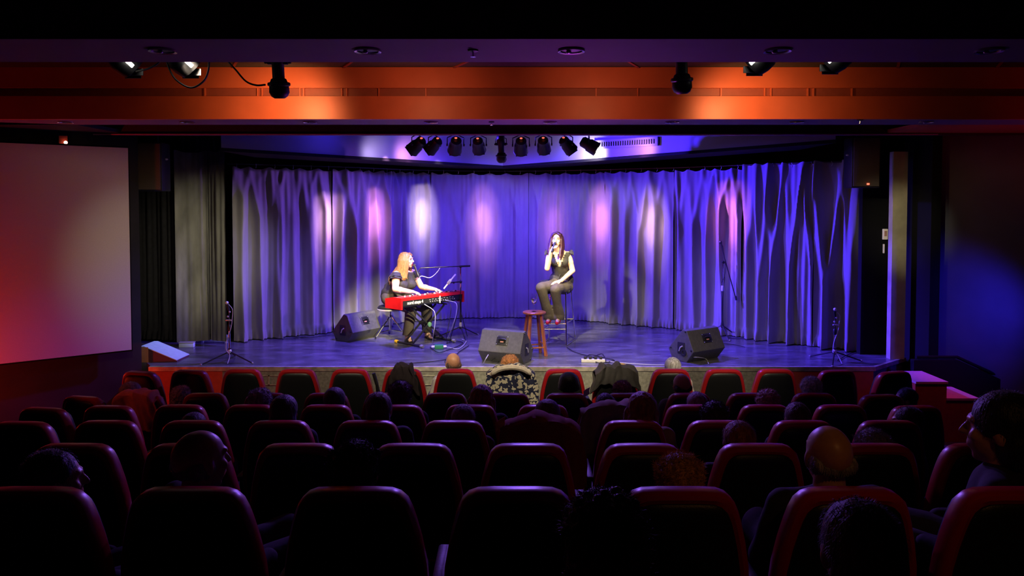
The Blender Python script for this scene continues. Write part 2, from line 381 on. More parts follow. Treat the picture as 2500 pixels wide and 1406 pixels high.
# pillar and right wing
p0 = at(2178,600,9.45); p1 = at(2213,600,9.45)
t = thing('pillar', 'narrow olive grey upright panel right of the stage opening', 'pillar', ((p0.x+p1.x)/2,9.5,ST))
hh = at(2195,370,9.45).z-ST; hw = (p1.x-p0.x)/2
obj('shaft', MB().box((-hw,-.05,0),(hw,.05,hh)), mat('olive_grey_paint',(.42,.38,.25),.8,var=.2,vscale=4), t)
struct('wall_stage_wing', MB().box((4.62,9.75,0+ST),(5.16,9.85,CEIL-.02)), M_black)
pl = at(2164,572,9.7); t = thing('switch_plate', 'cream wall control with a window, on the dark wing wall right of the curtain', 'switch', (pl.x,9.735,pl.z))
obj('plate', MB().cbox((0,0,0),(.065,.03,.14),bev=.006), mat('glowing_cream_plastic',(.8,.72,.55),.4,emit=(1,.85,.6),es=.12), t)  # faint glow put into the plastic in place of light falling on it
obj('window', MB().cbox((0,-.017,.01),(.035,.006,.07)), mat('peach_plastic',(.6,.35,.25),.4), t)
tag(obj('conduit', MB().cbox((pl.x-.015,9.735,pl.z-.19),(.014,.03,.12),bev=.003), mat('glowing_cream_plastic',(.8,.72,.55),.4)), 'short pale vertical conduit just under the cream wall control', 'conduit')

# side stairs, stage right
t = thing('stair_flight', 'red-fronted stair flight going down from the right end of the stage, magenta lit treads', 'stairs', (5.0,8.68,0))
for i, (px, py, w_, dz) in enumerate([(2252,925,.34,0),(2328,950,.30,0),(2402,995,.32,0),(2470,1045,.3,0)]):
    pass
for i in range(4):
    x0 = 4.62+i*.36; z1 = ST-.06-i*.19
    if z1 <= .02: break
    s_ = obj('step', MB().box((x0-5.0,-.28,0),(x0+.36-5.0,.25,z1)), M_redpanel, t)
    obj('tread', MB().box((x0-5.0-.005,-.30,z1),(x0+.365-5.0,.25,z1+.025)), mat('pale_tread',(.6,.3,.4),.5), s_)
t2 = thing('stair_parapet', 'dark sloping parapet beside the right hand stairs', 'parapet', (5.12,8.99,0))
m = MB(); pf = [(-.2,0),(1.6,0),(1.6,.25),(.35,.82),(-.2,.82)]
m.loft([[V((x,0,z)) for x,z in pf],[V((x,.08,z)) for x,z in pf]]); obj('parapet_wall', m, M_black, t2)
obj('handrail', MB().tube([(-.15,.04,.85),(.35,.04,.85),(1.6,.04,.28)],.02), M_black, t2)

# projection screen
a = at(0,345,8.2); b = at(315,362,9.0); 
sx0, sy0 = -7.0, 8.2-(9.0-8.2)/(b.x-a.x)*(7.0+a.x)*1.0
A = V((a.x-(b.x-a.x)*.9, a.y-(b.y-a.y)*.9, 0)); B = V((b.x,b.y-.03,0)); Ls = (B-A).length; rz = math.atan2(B.y-A.y,B.x-A.x)
zt = b.z; zb_ = at(327,852,9.0).z
t = thing('projection_screen', 'large blank projection screen on the left side wall, washed red', 'screen', (A.x,A.y,zb_), rz)
obj('screen_cloth', MB().box((0,-.012,0),(Ls,0,zt-zb_)), M_screen, t)
f = MB()
for q in [((0,0,-.02),(Ls,.02,.0)),((0,0,zt-zb_),(Ls,.02,zt-zb_+.02))]: f.box(*q)
f.box((Ls,-.012,-.02),(Ls+.012,.02,zt-zb_+.02)); obj('border', f, M_black, t)
p = at(157,340,8.62); t = thing('wall_sconce', 'small red lit wall lamp above the projection screen', 'lamp', (p.x,p.y-.02,p.z-.04), rz)
obj('backplate', MB().cbox((0,.02,0),(.09,.03,.16),bev=.005), M_redpanel, t)
obj('bulb', MB().ball((.02,-.03,0),.02), mat('small_bulb',(1,.6,.5),.3,emit=(1,.5,.35),es=5), t)

# ================================================================ CURTAINS
class Plan:
    def __init__(s, pts):
        s.p = [V((a,b,0)) for a,b in pts]; s.l = [0]
        for a,b in zip(s.p, s.p[1:]): s.l.append(s.l[-1]+(b-a).length)
    def pos(s, t):
        t = max(0, min(s.l[-1], t))
        for i in range(len(s.p)-1):
            if t <= s.l[i+1]+1e-9:
                k = (t-s.l[i])/(s.l[i+1]-s.l[i]); return s.p[i].lerp(s.p[i+1], k)
        return s.p[-1].copy()
    def nor(s, t):
        d = (s.pos(t+.25)-s.pos(t-.25)).normalized(); return V((d.y,-d.x,0))
    def find(s, px):
        best = None
        for i in range(int(s.l[-1]/.02)+1):
            q = s.pos(i*.02); e = abs(1250+F*q.x/q.y-px)
            if best is None or e < best[0]: best = (e, i*.02)
        return best[1]
def curtain(name, label, plan, s0, s1, z0, z1, m_, amp=.045, lam=.22, seed=0, group=None, shift=0, meet=(.06,.3), hem=True, cat='curtain', step=.009, width=.036, fine=.009):
    nu = int((s1-s0)/step)+2; nv = 84; mid = plan.pos((s0+s1)/2); rd = random.Random(int(seed*13)+5)
    t = thing(name, label, cat, (mid.x, mid.y, z0), 0, group)
    ties = []; s = s0+.02
    while s < s1: ties.append(s); s += lam*rd.uniform(.7,1.35)
    # two soft folds leave every tie and join the neighbour's fold further down
    rid = []
    for k, s in enumerate(ties):
        for sg in (-1, 1):
            nb = ties[k+sg] if 0 <= k+sg < len(ties) else s+sg*lam
            mt = rd.uniform(*meet); rid.append((s, (nb-s)*.5*rd.uniform(.75,1.0), mt, amp*rd.uniform(.55,1.25), width*rd.uniform(.75,1.4), rd.uniform(0,9)))
    def off(s, v):
        d = 1-v; o = .25*amp*math.sin(2*PI*s/(lam*2.3)+seed)
        for (c0, dx, mt, A, W, sd) in rid:
            if abs(s-c0) > lam*2: continue
            r = c0+dx*min(1, d/mt)+.018*math.sin(d*4+sd)
            g = (s-r)/W
            if abs(g) < 3: o += A*math.exp(-g*g)*min(1,.35+d*2.5)*(.8+.2*math.sin(d*5+sd))
        o += fine*math.sin(2*PI*s/.083+2.5*noise.noise(V((s*2,v*.7,seed+3))))*(.5+noise.noise(V((s*2.2,v*.8,seed+6))))
        return o+.004*noise.noise(V((s*14, v*9, seed)))
    def P(i, j):
        s = s0+(s1-s0)*i/(nu-1); v = (j/(nv-1))
        v = v**1.2 if hem else v; z = z0+(z1-z0)*v; o_ = off(s, v)
        if hem and z-z0 < .14:
            k = 1-(z-z0)/.14; o_ += .012*k**.3+.02*math.sin(2*PI*s/.07+4*noise.noise(V((s*4,0,seed))))*k
        q = plan.pos(s)+plan.nor(s)*(o_+shift)
        if v > .94:
            dt = min(abs(s-x) for x in ties); z -= min(.035, dt*.33)*((v-.94)/.06)
        q.z = z; return q
    mb = MB().grid(P, nu, nv)
    o = obj('drape', mb, m_, t, world=True)
    return t
BP = Plan([(p.x,p.y) for p in CPL])
ZC0 = ST+.012; ZC1 = CZ+.555
cuts = [565,812,957,1052,1291,1478,1645,1812,1990,2150]
labs = ['grey curtain panel at the left end of the back curtain behind the slanted wedge',
 'grey curtain panel with pink light pools behind the keyboard player\'s back',
 'narrow curtain panel behind the keyboard player with a white light pool',
 'flat blue curtain panel between the keyboard player and the singer',
 'flat curtain panel directly behind the singer',
 'curtain panel with a pink pool, just right of the singer',
 'grey curtain panel with a pale light pool, behind the right floor wedge',
 'curtain panel behind the tall boom microphone stand',
 'strongly gathered blue and black curtain panel near the right end',]
for i in range(9):
    s0 = BP.find(cuts[i])+.001; s1 = BP.find(cuts[i+1])-.001
    right = i >= 7
    curtain('stage_curtain', labs[i], BP, s0, s1, ZC0, ZC1+(.015*i if right else 0)*.5, M_velour, amp=(.085,.09,.06,.035,.045,.075,.085,.13,.16)[i], lam=(.26,.24,.22,.36,.30,.24,.24,.25,.28)[i],
            seed=i*3.7+1, group='panels of the back curtain', shift=.012*(i % 2), meet=((.35,.75) if right else (.08,.4)), width=(.045,.042,.04,.045,.04,.04,.04,.04,.042)[i])
# curtain track
for nm, off in (('track',0),):
    pts = [BP.pos(s*.4)+V((0,0,ZC1+.035)) for s in range(int(BP.l[-1]/.4)+1)]
    t = thing('curtain_track', 'thin dark curtain rail following the back curtain', 'rail', (0,13,ZC1)); obj('rail', MB().tube(pts,.012,6), M_steel, t, world=True)
    for k in range(40):
        s = BP.l[-1]*(k+.5)/40; q = BP.pos(s)
        obj('tie', MB().tube([q+V((0,-.01,ZC1+.045)),q+V((.01,-.03,ZC1+.01)),q+V((0,-.015,ZC1-.02))],.004,5), M_wcable, t, world=True)
# left leg curtain and masking
lp = Plan([(at(428,600,10.3).x,10.3),(at(505,600,10.45).x,10.45),(at(551,600,10.3).x,10.3)])
zt = at(500,366,10.35).z
curtain('leg_curtain', 'dusty grey-black leg curtain at the left side of the stage', lp, 0, lp.l[-1]*.58, ST+.06, zt, M_velgrey, .018, .3, 21, 'left leg curtains', cat='curtain', hem=False)
curtain('leg_curtain', 'narrower dusty grey leg curtain, right of the dark seam, nearest the blue curtain', lp, lp.l[-1]*.60, lp.l[-1], ST+.07, zt, M_velgrey, .012, .25, 33, 'left leg curtains', cat='curtain', hem=False)
mp_ = Plan([(-5.58,10.55),(-4.65,10.35)]); curtain('masking_drape', 'black masking drape behind the left hanging loudspeaker', mp_, 0, mp_.l[-1], ST+.08, CEIL-.05, M_velblack, .015, .25, 5, None)
mp_ = Plan([(-4.75,10.6),(-3.95,11.0)]); curtain('masking_drape', 'black drape behind the dusty left leg curtains', mp_, 0, mp_.l[-1], ST+.1, CEIL-.05, M_velblack, .015, .25, 6, None)
mp_ = Plan([(3.9,10.95),(5.12,9.95)]); curtain('masking_drape', 'black masking drape behind the right end of the blue curtain', mp_, 0, mp_.l[-1], ST+.01, CEIL-.05, M_velblack, .015, .25, 8, None)

# ================================================================ CEILING FITTINGS
ordn = ['leftmost','second from the left','third from the left','fourth from the left','fifth from the left','sixth from the left','seventh from the left','rightmost']
M_trim = mat('downlight_trim', (.5,.45,.5), .25, .7)
def downlight(px, py, lab, grp, r):
    q = onz(px, py, SOF); t = thing('downlight', lab, 'light', (q.x,q.y,SOF), 0, grp)
    obj('trim_ring', MB().lathe([(r*.82,.0),(r,-.001),(r,-.012),(r*.82,-.008),(r*.8,.0)],n=20), M_trim, t)
    obj('reflector', MB().lathe([(r*.8,-.0015),(r*.5,-.004),(.001,-.0045)],n=16), M_blackpaint, t)
    obj('bulb', MB().ball((-r*.2,0,-.012),(r*.22,r*.22,.008)), M_trim, t)
for i, px in enumerate([397,898,1395,1898,2415]):
    downlight(px, 122, f'unlit recessed downlight in the near ceiling beam, {ordn[i] if i<4 else "rightmost"}', 'downlights in the near beam', .075)
for i, px in enumerate([160,457,757,1052,1343,1641,1945,2262]):
    downlight(px, 297, f'small unlit recessed downlight in the far ceiling beam, {ordn[i]}', 'downlights in the far beam', .075)
for px, py, lab in [(1155,122,'sprinkler head in the near ceiling beam'),(1200,297,'sprinkler head in the far beam near the middle'),(2100,292,'sprinkler head in the far beam near the right end')]:
    q = onz(px, py, SOF); t = thing('sprinkler', lab, 'sprinkler', (q.x,q.y,SOF), 0, 'ceiling sprinklers')
    obj('escutcheon', MB().lathe([(.03,0),(.03,-.008),(.012,-.012)],n=14), M_blackpaint, t); obj('deflector', MB().lathe([(.005,-.012),(.005,-.035),(.016,-.036),(.016,-.039)],n=10), M_chrome, t)

# ================================================================ STAGE LAMPS
def parcan(q, d, lab, grp, kind='par', lit=None, size=1.0, top=None):
    """q: centre of the can, d: aiming direction, top: height of the pipe"""
    d = V(d).normalized(); t = thing('stage_lamp', lab, 'stage light', tuple(q), 0, grp)
    u = d.cross(V((0,0,1))).normalized(); s = size; dz = top-q.z
    if kind == 'par':
        prof = [(.001,-.13),(.05,-.125),(.075,-.10),(.078,-.02),(.092,.0),(.1,.12),(.104,.125),(.1,.128),(.088,.11)]
        obj('can', MB().lathe([(r*s,h*s) for r,h in prof], (0,0,0), d, 20), M_blackpaint, t)
        z_ = .045*s if lit else 0
        obj('lens', MB().lathe([(.088*s,.09*s+z_),(.05*s,.096*s+z_*1.2),(.001,.098*s+z_*1.3)], (0,0,0), d, 20), lit or M_blackpaint, t)
        obj('color_frame', MB().lathe([(.09*s,.129*s),(.112*s,.129*s),(.112*s,.14*s),(.09*s,.14*s),(.09*s,.129*s)], (0,0,0), d, 4), M_blackpaint, t)
        if lit != M_lens:
            obj('lamp_vent', MB().ball(-d*.1*s+V((0,-.055*s,.03*s)),(.02*s,.012*s,.012*s)), M_ember, t)
    else:
        prof = [(.001,-.2),(.055,-.19),(.08,-.15),(.085,-.02),(.06,.02),(.06,.16),(.075,.17),(.095,.22),(.1,.30),(.08,.34),(.05,.36),(.05,.34),(.07,.3)]
        obj('can', MB().lathe([(r*s,h*s) for r,h in prof], (0,0,0), d, 18), M_blackpaint, t)
        obj('lens_ring', MB().lathe([(.1*s,.2*s),(.112*s,.21*s),(.112*s,.23*s),(.1*s,.24*s)], (0,0,0), d, 18), M_steel, t)
        obj('shutter_plate', MB().cbox(d*.0,(.2*s,.03*s,.05*s)), M_blackpaint, t)
    yk = MB(); w_ = .115*s
    for sg in (-1,1):
        yk.tube([u*w_*sg, u*w_*sg+V((0,0,.1*s)), V((0,0,.152*s))],.008*s,6)
        yk.lathe([(.018*s,-.008),(.018*s,.012)], u*w_*sg, u*sg, 8)
    obj('yoke', yk, M_blackpaint, t)
    obj('clamp', MB().tube([V((0,0,.15*s)),V((0,0,max(dz,.16*s)))],.012*s,6).cbox((0,0,max(dz-.01,.16*s)),(.05,.06,.05)), M_blackpaint, t)
    return t
barz = CZ+1.06
t = thing('lighting_bar', 'black lamp pipe hidden behind the stage header', 'pipe', (0,BARD,barz)); obj('pipe', MB().tube([(-2.6,0,.03),(2.6,0,.03)],.024,10), M_steel, t)
for x in (-2.4,2.4): obj('hanger', MB().box((x-.01,-.01,.03),(x+.01,.01,CEIL-barz)), M_steel, t)
G1 = 'lamps on the bar above the stage'
for px, py, d, lab, kind, lit, s_ in [
  (1019,354,(-.75,.5,-.6),'leftmost black can lamp on the stage bar, aimed down left','par',None,1),
  (1060,354,(-.65,.55,-.6),'second can lamp from the left on the stage bar, aimed down left','par',None,.95),
  (1112,354,(-.15,.75,-.5),'third can lamp from the left on the stage bar, glowing red vent at its back','par',None,1),
  (1168,354,(.05,.8,-.5),'fourth can lamp from the left on the stage bar, beside the long profile lamp','par',None,.95),
  (1223,352,(.04,.1,-.9),'long black profile lamp hanging straight down mid-bar','profile',None,.72),
  (1272,355,(0,.8,-.55),'red-glowing can lamp just right of the long profile lamp','par',None,1),
  (1327,353,(.1,.8,-.5),'red-glowing can lamp, third from the right on the stage bar','par',None,.98),
  (1384,353,(.55,.5,-.6),'square-framed dark can lamp second from the right on the stage bar','par',None,.95),
  (1438,354,(.85,-.12,-.5),'rightmost can lamp on the stage bar with a brilliantly lit white lens','par',M_lens,1)]:
    parcan(at(px,py,BARD), d, lab, G1, kind, lit, s_, barz+.02)
pz = CZ+1.24
t = thing('lighting_bar', 'black pipe for the front lamps, hidden behind the near beam', 'pipe', (0,5.5,pz)); obj('pipe', MB().tube([(-3.6,0,0),(3.2,0,0)],.024,10), M_steel, t)
for x in (-3.3,3.0): obj('hanger', MB().box((x-.01,-.01,.0),(x+.01,.01,CEIL-pz)), M_steel, t)
G2 = 'front lamps hanging behind the near ceiling beam'
M_lit2 = M_lens
def floodlamp(px, py, flip, lab):
    q = at(px, py, 5.5); t = thing('stage_lamp', lab, 'stage light', tuple(q), 0, G2)
    body = MB(); f = flip
    body.lathe([(.001,-.1),(.07,-.09),(.1,-.03),(.1,.03),(.085,.09)], (0,0,.03), (f*.55,.5,-.62), 16)
    obj('can', body, M_blackpaint, t)
    dv = V((f*.55,.5,-.62)).normalized(); c = V((0,0,.03))+dv*.092
    obj('lens', MB().lathe([(.078,0),(.05,.006),(.001,.008)], c, dv, 16), M_blackpaint, t)
    sd = V((f,0,0))
    # open barn doors; the inner face of one catches the beam
    R = Matrix.Rotation(f*-.5,3,'Y')
    obj('barn_door', MB().cbox(c+V((-f*.02,.02,-.045)),(.12,.01,.03)), M_blackpaint, t)
    obj('barn_door', MB().cbox(c+V((f*.01,-.02,-.02)),(.13,.008,.05)), M_blackpaint, t)
    e = V((f*.095,-.04,-.005))
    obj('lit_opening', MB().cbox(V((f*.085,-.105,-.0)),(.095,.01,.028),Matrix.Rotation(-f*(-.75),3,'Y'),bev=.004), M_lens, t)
    obj('yoke', MB().tube([(-.11,0,.02),(-.11,0,.09),(.11,0,.09),(.11,0,.02)],.01,6), M_blackpaint, t)
    obj('clamp', MB().tube([(0,0,.09),(0,0,pz-q.z)],.014,6).cbox((0,0,pz-q.z),(.06,.07,.06)), M_blackpaint, t)
floodlamp(303,158,1,'leftmost front lamp behind the near beam, lit at its right edge')
floodlamp(445,158,1,'second front lamp from the left behind the near beam, above the cable loop')
floodlamp(1860,152,-1,'second front lamp from the right behind the near beam, bright left edge')
floodlamp(2047,148,-1,'rightmost front lamp behind the near beam, bright left edge')
parcan(at(678,151,5.5),(.0,.15,-1),'long black profile lamp hanging down in front of the left orange glow',G2,'profile',None,.74,pz+.03)
parcan(at(1664,140,5.5),(.06,.15,-1),'long black profile lamp hanging down in front of the right part of the orange beam',G2,'profile',None,.74,pz+.03)
def cable(name, pts, r, m_, lab, grp=None, smoothn=8, cat='cable'):
    P_ = [V(p) for p in pts]; out = []
    E = [P_[0]*2-P_[1]]+P_+[P_[-1]*2-P_[-2]]
    for i in range(1, len(E)-2):
        for k in range(smoothn):
            t = k/smoothn; a,b,c,d = E[i-1],E[i],E[i+1],E[i+2]
            out.append(.5*((2*b)+(c-a)*t+(2*a-5*b+4*c-d)*t*t+(3*b-a-3*c+d)*t**3))
    out.append(P_[-1]); o = obj(name, MB().tube(out, r, 6), m_); return tag(o, lab, cat, grp) if lab else o
cable('cable', [at(x,y,5.45) for x,y in [(405,140),(412,165),(430,195),(465,214),(495,200),(508,175),(511,140)]], .007, M_cable, 'black cable hanging in a deep loop beside the second front lamp')
cable('cable', [at(x,y,5.45) for x,y in [(552,145),(575,170),(600,198),(625,208),(648,207)]], .007, M_cable, 'black cable swagged to the left profile lamp')
cable('cable', [at(x,y,5.45) for x,y in [(332,175),(360,168),(385,155),(395,140)]], .007, M_cable, 'short black cable rising right of the leftmost front lamp')

# ================================================================ HANGING LOUDSPEAKERS
def pa(x0,y0,x1,y1,D,lab,ryz):
    a = at(x0,y1,D); b = at(x1,y0,D); c = (a+b)/2; w_ = b.x-a.x; h = b.z-a.z
    t = thing('hanging_loudspeaker', lab, 'loudspeaker', (c.x,c.y,c.z), ryz, 'loudspeakers hung beside the stage')
    obj('cabinet', MB().cbox((0,.17,0),(w_,.32,h),bev=.012), M_blackpaint, t)
    obj('grille', MB().cbox((0,.002,.0),(w_*.9,.02,h*.95),bev=.006), mat('pa_grille',(.10,.08,.065),.7,bump=.6,bscale=300), t)
    for sg in (-1,1): obj('bracket_knob', MB().lathe([(.012,0),(.012,.02),(.004,.03)], (sg*(w_/2),.15,.1), (sg,0,0), 8), M_silver, t)
    obj('bracket', MB().box((-.02,.3,-.1),(.02,.34,CZ+1.35-c.z)), M_blackpaint, t)
    return t
pa(330,347,392,466,9.2,'black loudspeaker hung left of the stage beside the screen',.12)
t = pa(2081,334,2150,458,9.2,'black loudspeaker hung right of the stage over the curtain end',-.12)
obj('indicator', MB().cbox((.02,-.012,-.27),(.03,.008,.02)), M_emit_red, t)
# ================================================================ FIGURES
def basis(fwd, up=(0,0,1)):
    f = V(fwd).normalized(); s = f.cross(V(up)).normalized(); u = s.cross(f)
    return Matrix((s, f, u)).transposed()          # columns: right side, forward, up
def head_prims(mb, C, B, neck, k=1.0):
    g = lambda x,y,z: C+B@(V((x,y,z))*k)
    mb.ball(g(0,-.012,.022), V((.073,.093,.086))*k, B, 3)
    mb.ball(g(0,.025,-.035), V((.056,.062,.072))*k, B, 3)
    mb.ball(g(0,.055,-.092), .021*k)
    mb.ball(g(0,.07,-.055), V((.028,.022,.022))*k, B)
    mb.cap(g(0,.084,.012), .008*k, g(0,.103,-.022), .0125*k)
    for s in (-1,1):
        mb.ball(g(s*.074,-.008,-.008), V((.01,.02,.031))*k, B)
        mb.ball(g(s*.036,.058,-.022), V((.022,.024,.022))*k, B)
        mb.cap(g(s*.012,.084,.026), .009*k, g(s*.042,.07,.028), .009*k)
    mb.cap(neck, .056*k, g(0,-.012,-.06), .052*k)
def hand_prims(mb, W, d, n, side, curl=.4, L=.175, spread=.0, thumb=.6):
    """W wrist, d direction to fingertips, n direction the palm faces, side: towards the thumb"""
    d = V(d).normalized(); n = V(n); n = (n-d*n.dot(d)).normalized(); s = V(side); s = (s-d*s.dot(d)-n*s.dot(n)).normalized()
    k = L/.175; B = Matrix((s, d, n)).transposed()
    mb.ball(W+d*.045*k, V((.04,.052,.016))*k, B, 2); mb.cap(W, .025*k, W+d*.03*k, .026*k)
    for i, (o_, l) in enumerate([(.031,.066),(.0105,.075),(-.0105,.07),(-.031,.055)]):
        p = W+d*(.08-.004*abs(i-1))*k+s*o_*k; dd = (d+s*o_*spread*6).normalized(); pts = [p-dd*.02*k, p]; rs = [.0095*k,.0092*k]
        a = curl*(.8+.1*i)
        for j, fr in enumerate((.42,.33,.25)):
            dd = (dd*math.cos(a)+n*math.sin(a)).normalized(); nn = (n*math.cos(a)-dd*0).normalized()
            p = p+dd*l*fr*1.15*k; pts.append(p); rs.append((.0088,.0082,.0072)[j]*k)
            # rotate palm normal along with the finger
            a = curl*.9
        mb.chain(pts, rs, 1)
    t0 = W+d*.022*k+s*.026*k; t1 = t0+(d*.6+s*.75*(1-thumb*.3)+n*thumb*.4).normalized()*.036*k; t2 = t1+(d*.85+s*.15+n*thumb*.6).normalized()*.032*k
    mb.chain([t0,t1,t2],[.0125*k,.0105*k,.0085*k],1)
def eyes_mouth(t, C, B, lip, openm=0, k=1.0, hairm=None, world=True):
    g = lambda x,y,z: C+B@(V((x,y,z))*k)
    for s in (-1,1):
        obj('eye', MB().ball(g(s*.031,.068,.008), V((.0115,.009,.0065))*k, B), mat('eye_white',(.4,.37,.34),.3), t, world)
        obj('iris', MB().ball(g(s*.031,.0765,.0075), V((.006,.004,.006))*k, B,1), mat('dark_iris',(.03,.02,.015),.2), t, world)
        obj('eyebrow', MB().chain([g(s*.016,.089,.03),g(s*.034,.084,.036),g(s*.05,.07,.031)],[.0035*k,.004*k,.0025*k],1), hairm, t, world)
        obj('eyelash', MB().chain([g(s*.019,.077,.014),g(s*.031,.08,.018),g(s*.044,.072,.013)],[.0022*k]*3,1), M_ruf, t, world)
    z0 = -.058
    obj('lips', MB().chain([g(-.022,.083,z0),g(-.008,.094,z0+.008+openm*.5),g(.008,.094,z0+.008+openm*.5),g(.022,.083,z0)],[.003*k,.005*k,.005*k,.003*k],1)
                .chain([g(-.022,.083,z0),g(-.008,.091,z0-.008-openm),g(.008,.091,z0-.008-openm),g(.022,.083,z0)],[.003*k,.0055*k,.0055*k,.003*k],1), lip, t, world)
    if openm: obj('open_mouth', MB().ball(g(0,.088,z0-openm*.35), V((.015,.006,.006+openm*.7))*k, B,1), mat('dark_mouth',(.03,.004,.004),.5), t, world)
def limb(mb, pts, rs): mb.chain(pts, rs, 2)

# ---------------------------------------------------------------- singer on the bar stool
def build_singer():
    base = V(((at(1368,692,10.68)).x, 10.68, ST))
    t = thing('person', 'seated singer, long dark red hair, black ruffled jumpsuit, red shoes, microphone at her mouth', 'person', tuple(base), 0)
    pel = at(1371,690,10.72); chest = at(1365,638,10.64); nb = at(1363,613,10.62); C = at(1359,586,10.55)
    B = basis((-.18,-1,.12), (0.05,0,1))
    shR, elR, wrR = at(1342,622,10.62), at(1336,655,10.47), at(1352,617,10.33)
    shL, elL, wrL = at(1387,622,10.62), at(1398,661,10.62), at(1370,686,10.38)
    hpR, knR, akR = at(1358,700,10.66), at(1321,703,10.30), at(1341,772,10.42)
    hpL, knL, akL = at(1382,700,10.68), at(1356,707,10.26), at(1364,773,10.42)
    mic = C+B@V((.005,.125,-.058)); md = V((-.30,-.80,-.62)).normalized()
    wrR = mic+md*.085+V((-.035,.012,-.075)); hd = (mic+md*.085+V((.02,-.03,.0))-wrR)
    b = MB(); head_prims(b, C, B, nb+V((0,0,-.01)), .98)
    Rb = basis((0,-1,0))
    b.ball(chest+V((0,0,.03)), (.145,.105,.16), Rb, 3); b.cap(shR,.05,shL,.05); b.ball(pel+V((0,0,.06)), (.16,.12,.15), Rb, 3)
    b.cap(chest,.12,pel+V((0,0,.08)),.115)
    for s_ in (-1,1): b.ball(chest+V((s_*.062,-.085,.0)), .062)
    limb(b,[shR,elR,wrR],[.047,.040,.026]); limb(b,[shL,elL,wrL],[.047,.040,.026])
    b.cap(shR,.047,shR.lerp(elR,.5),.047); b.cap(shL,.047,shL.lerp(elL,.5),.048)
    hand_prims(b, wrR, V((.25,-.15,1)), V((1,.1,-.1)), V((-.1,.9,.3)), curl=.95, L=.165)
    hand_prims(b, wrL, V((-.9,-.25,-.12)), V((0,.1,-1)), V((0,-1,.2)), curl=.22, L=.17)
    for h,k_,a_,sg in ((hpR,knR,akR,-1),(hpL,knL,akL,1)):
        limb(b,[h,k_,a_],[.085,.058,.038]); b.chain([a_,a_+V((-.01,-.05,-.035)),a_+V((-.03,-.15,-.055))],[.036,.034,.022])
    me = blob(b, .0052, 3, name='body', xf=INV[t.name]); obj('body', me, M_skin, t)
    # jumpsuit
    g = MB(); g.ball(chest+V((0,0,.03)), (.158,.118,.165), Rb, 3); g.cap(shR+V((.012,0,.002)),.058,shL-V((.012,0,-.002)),.058); g.cap(chest,.132,pel+V((0,0,.1)),.122)
    for s_ in (-1,1): g.ball(chest+V((s_*.064,-.088,0)), .07)
    g.ball(pel+V((0,0,.05)), (.178,.135,.14), Rb, 3)
    n0 = chest+V((0,-.1,-.05))
    def cutv(p):
        if p.z > nb.z-.012: return True
        dz = p.z-(chest.z-.065)
        return p.y < chest.y-.02 and dz > 0 and abs(p.x-(chest.x-.004)) < .012+dz*.42
    obj('jumpsuit_top', blob(g, .008, 2, .006, 14, cut=cutv, name='top', xf=INV[t.name]), M_blkcloth, t)
    g = MB(); zw = pel.z+.14
    obj('waist_tie', MB().lathe([(.128,-.012),(.133,0),(.128,.012)], pel+V((-.008,-.01,.135)), (0,0,1), 20).chain([pel+V((-.03,-.145,.135)),pel+V((-.06,-.17,.06)),pel+V((-.055,-.2,.0))],[.008,.006,.005],1), M_ruf, t, True)
    g = MB(); g.ball(pel+V((0,0,.03)), (.182,.14,.12), Rb, 3)
    for h,k_,a_ in ((hpR,knR,akR),(hpL,knL,akL)):
        m1 = k_.lerp(a_,.5)
        g.chain([h,k_],[.108,.077],3); g.chain([k_,m1,a_+V((0,0,.02))],[.077,.068,.086],3); g.cap(a_+V((0,0,.02)),.084,a_+V((-.005,-.02,-.02)),.088)
        g.cap(h, .1, pel, .12)
    lo = min(akR.z,akL.z)-.035
    obj('trousers', blob(g, .009, 3, .014, 9, cut=lambda p: p.z < lo, name='trousers', ridge=(1,1,.3), xf=INV[t.name]), M_pants, t)
    # shoulder ruffles
    for sh, sg in ((shR,-1),(shL,1)):
        for k_ in range(2):
            def P(i,j,sg=sg,sh=sh,k_=k_):
                a = -1.15+2.3*i/28; r = .045+(.035+.035*k_)*j/4; wv = .012*math.sin(a*11+k_*2)*j/4
                return sh+V((sg*(.012+(.045+.016*k_)*j/4+wv*.5), math.sin(a)*(.062+.015*j/4), .052*math.cos(a)+.004-.03*k_*j/4+.016*j/4+wv-.02*abs(a)*j/4))
            o = obj('shoulder_ruffle', MB().grid(P,29,5), M_ruf, t, True)
    # lace petals down the neckline
    for sg in (-1,1):
        for k_ in range(5):
            z = chest.z-.04+k_*.034; x = chest.x-.004+sg*(.018+(z-(chest.z-.065))*.40)
            q = V((x+random.uniform(-.004,.004), chest.y-.150+max(0,k_-1)*.021, z)); mb = MB()
            for a in range(5): mb.ball(q+V((math.cos(a*1.257)*.009,-.004,math.sin(a*1.257)*.009)), (.006,.004,.006), sub=1)
            mb.cap(q,.004,q+V((0,.05,0)),.003,1)
            obj('lace_flower', mb, M_ruf, t, True)
    # hair
    g = lambda x,y,z: C+B@V((x,y,z)); hmat = mat('dark_auburn_hair', (.035,.007,.006), .42, var=.5, vscale=60, stretch=(6,6,.6), bump=.4, bscale=90)
    h = MB(); h.ball(g(0,-.03,.037), (.086,.096,.085), B, 3); h.ball(g(0,-.065,-.03), (.083,.055,.10), B, 3)
    random.seed(3)
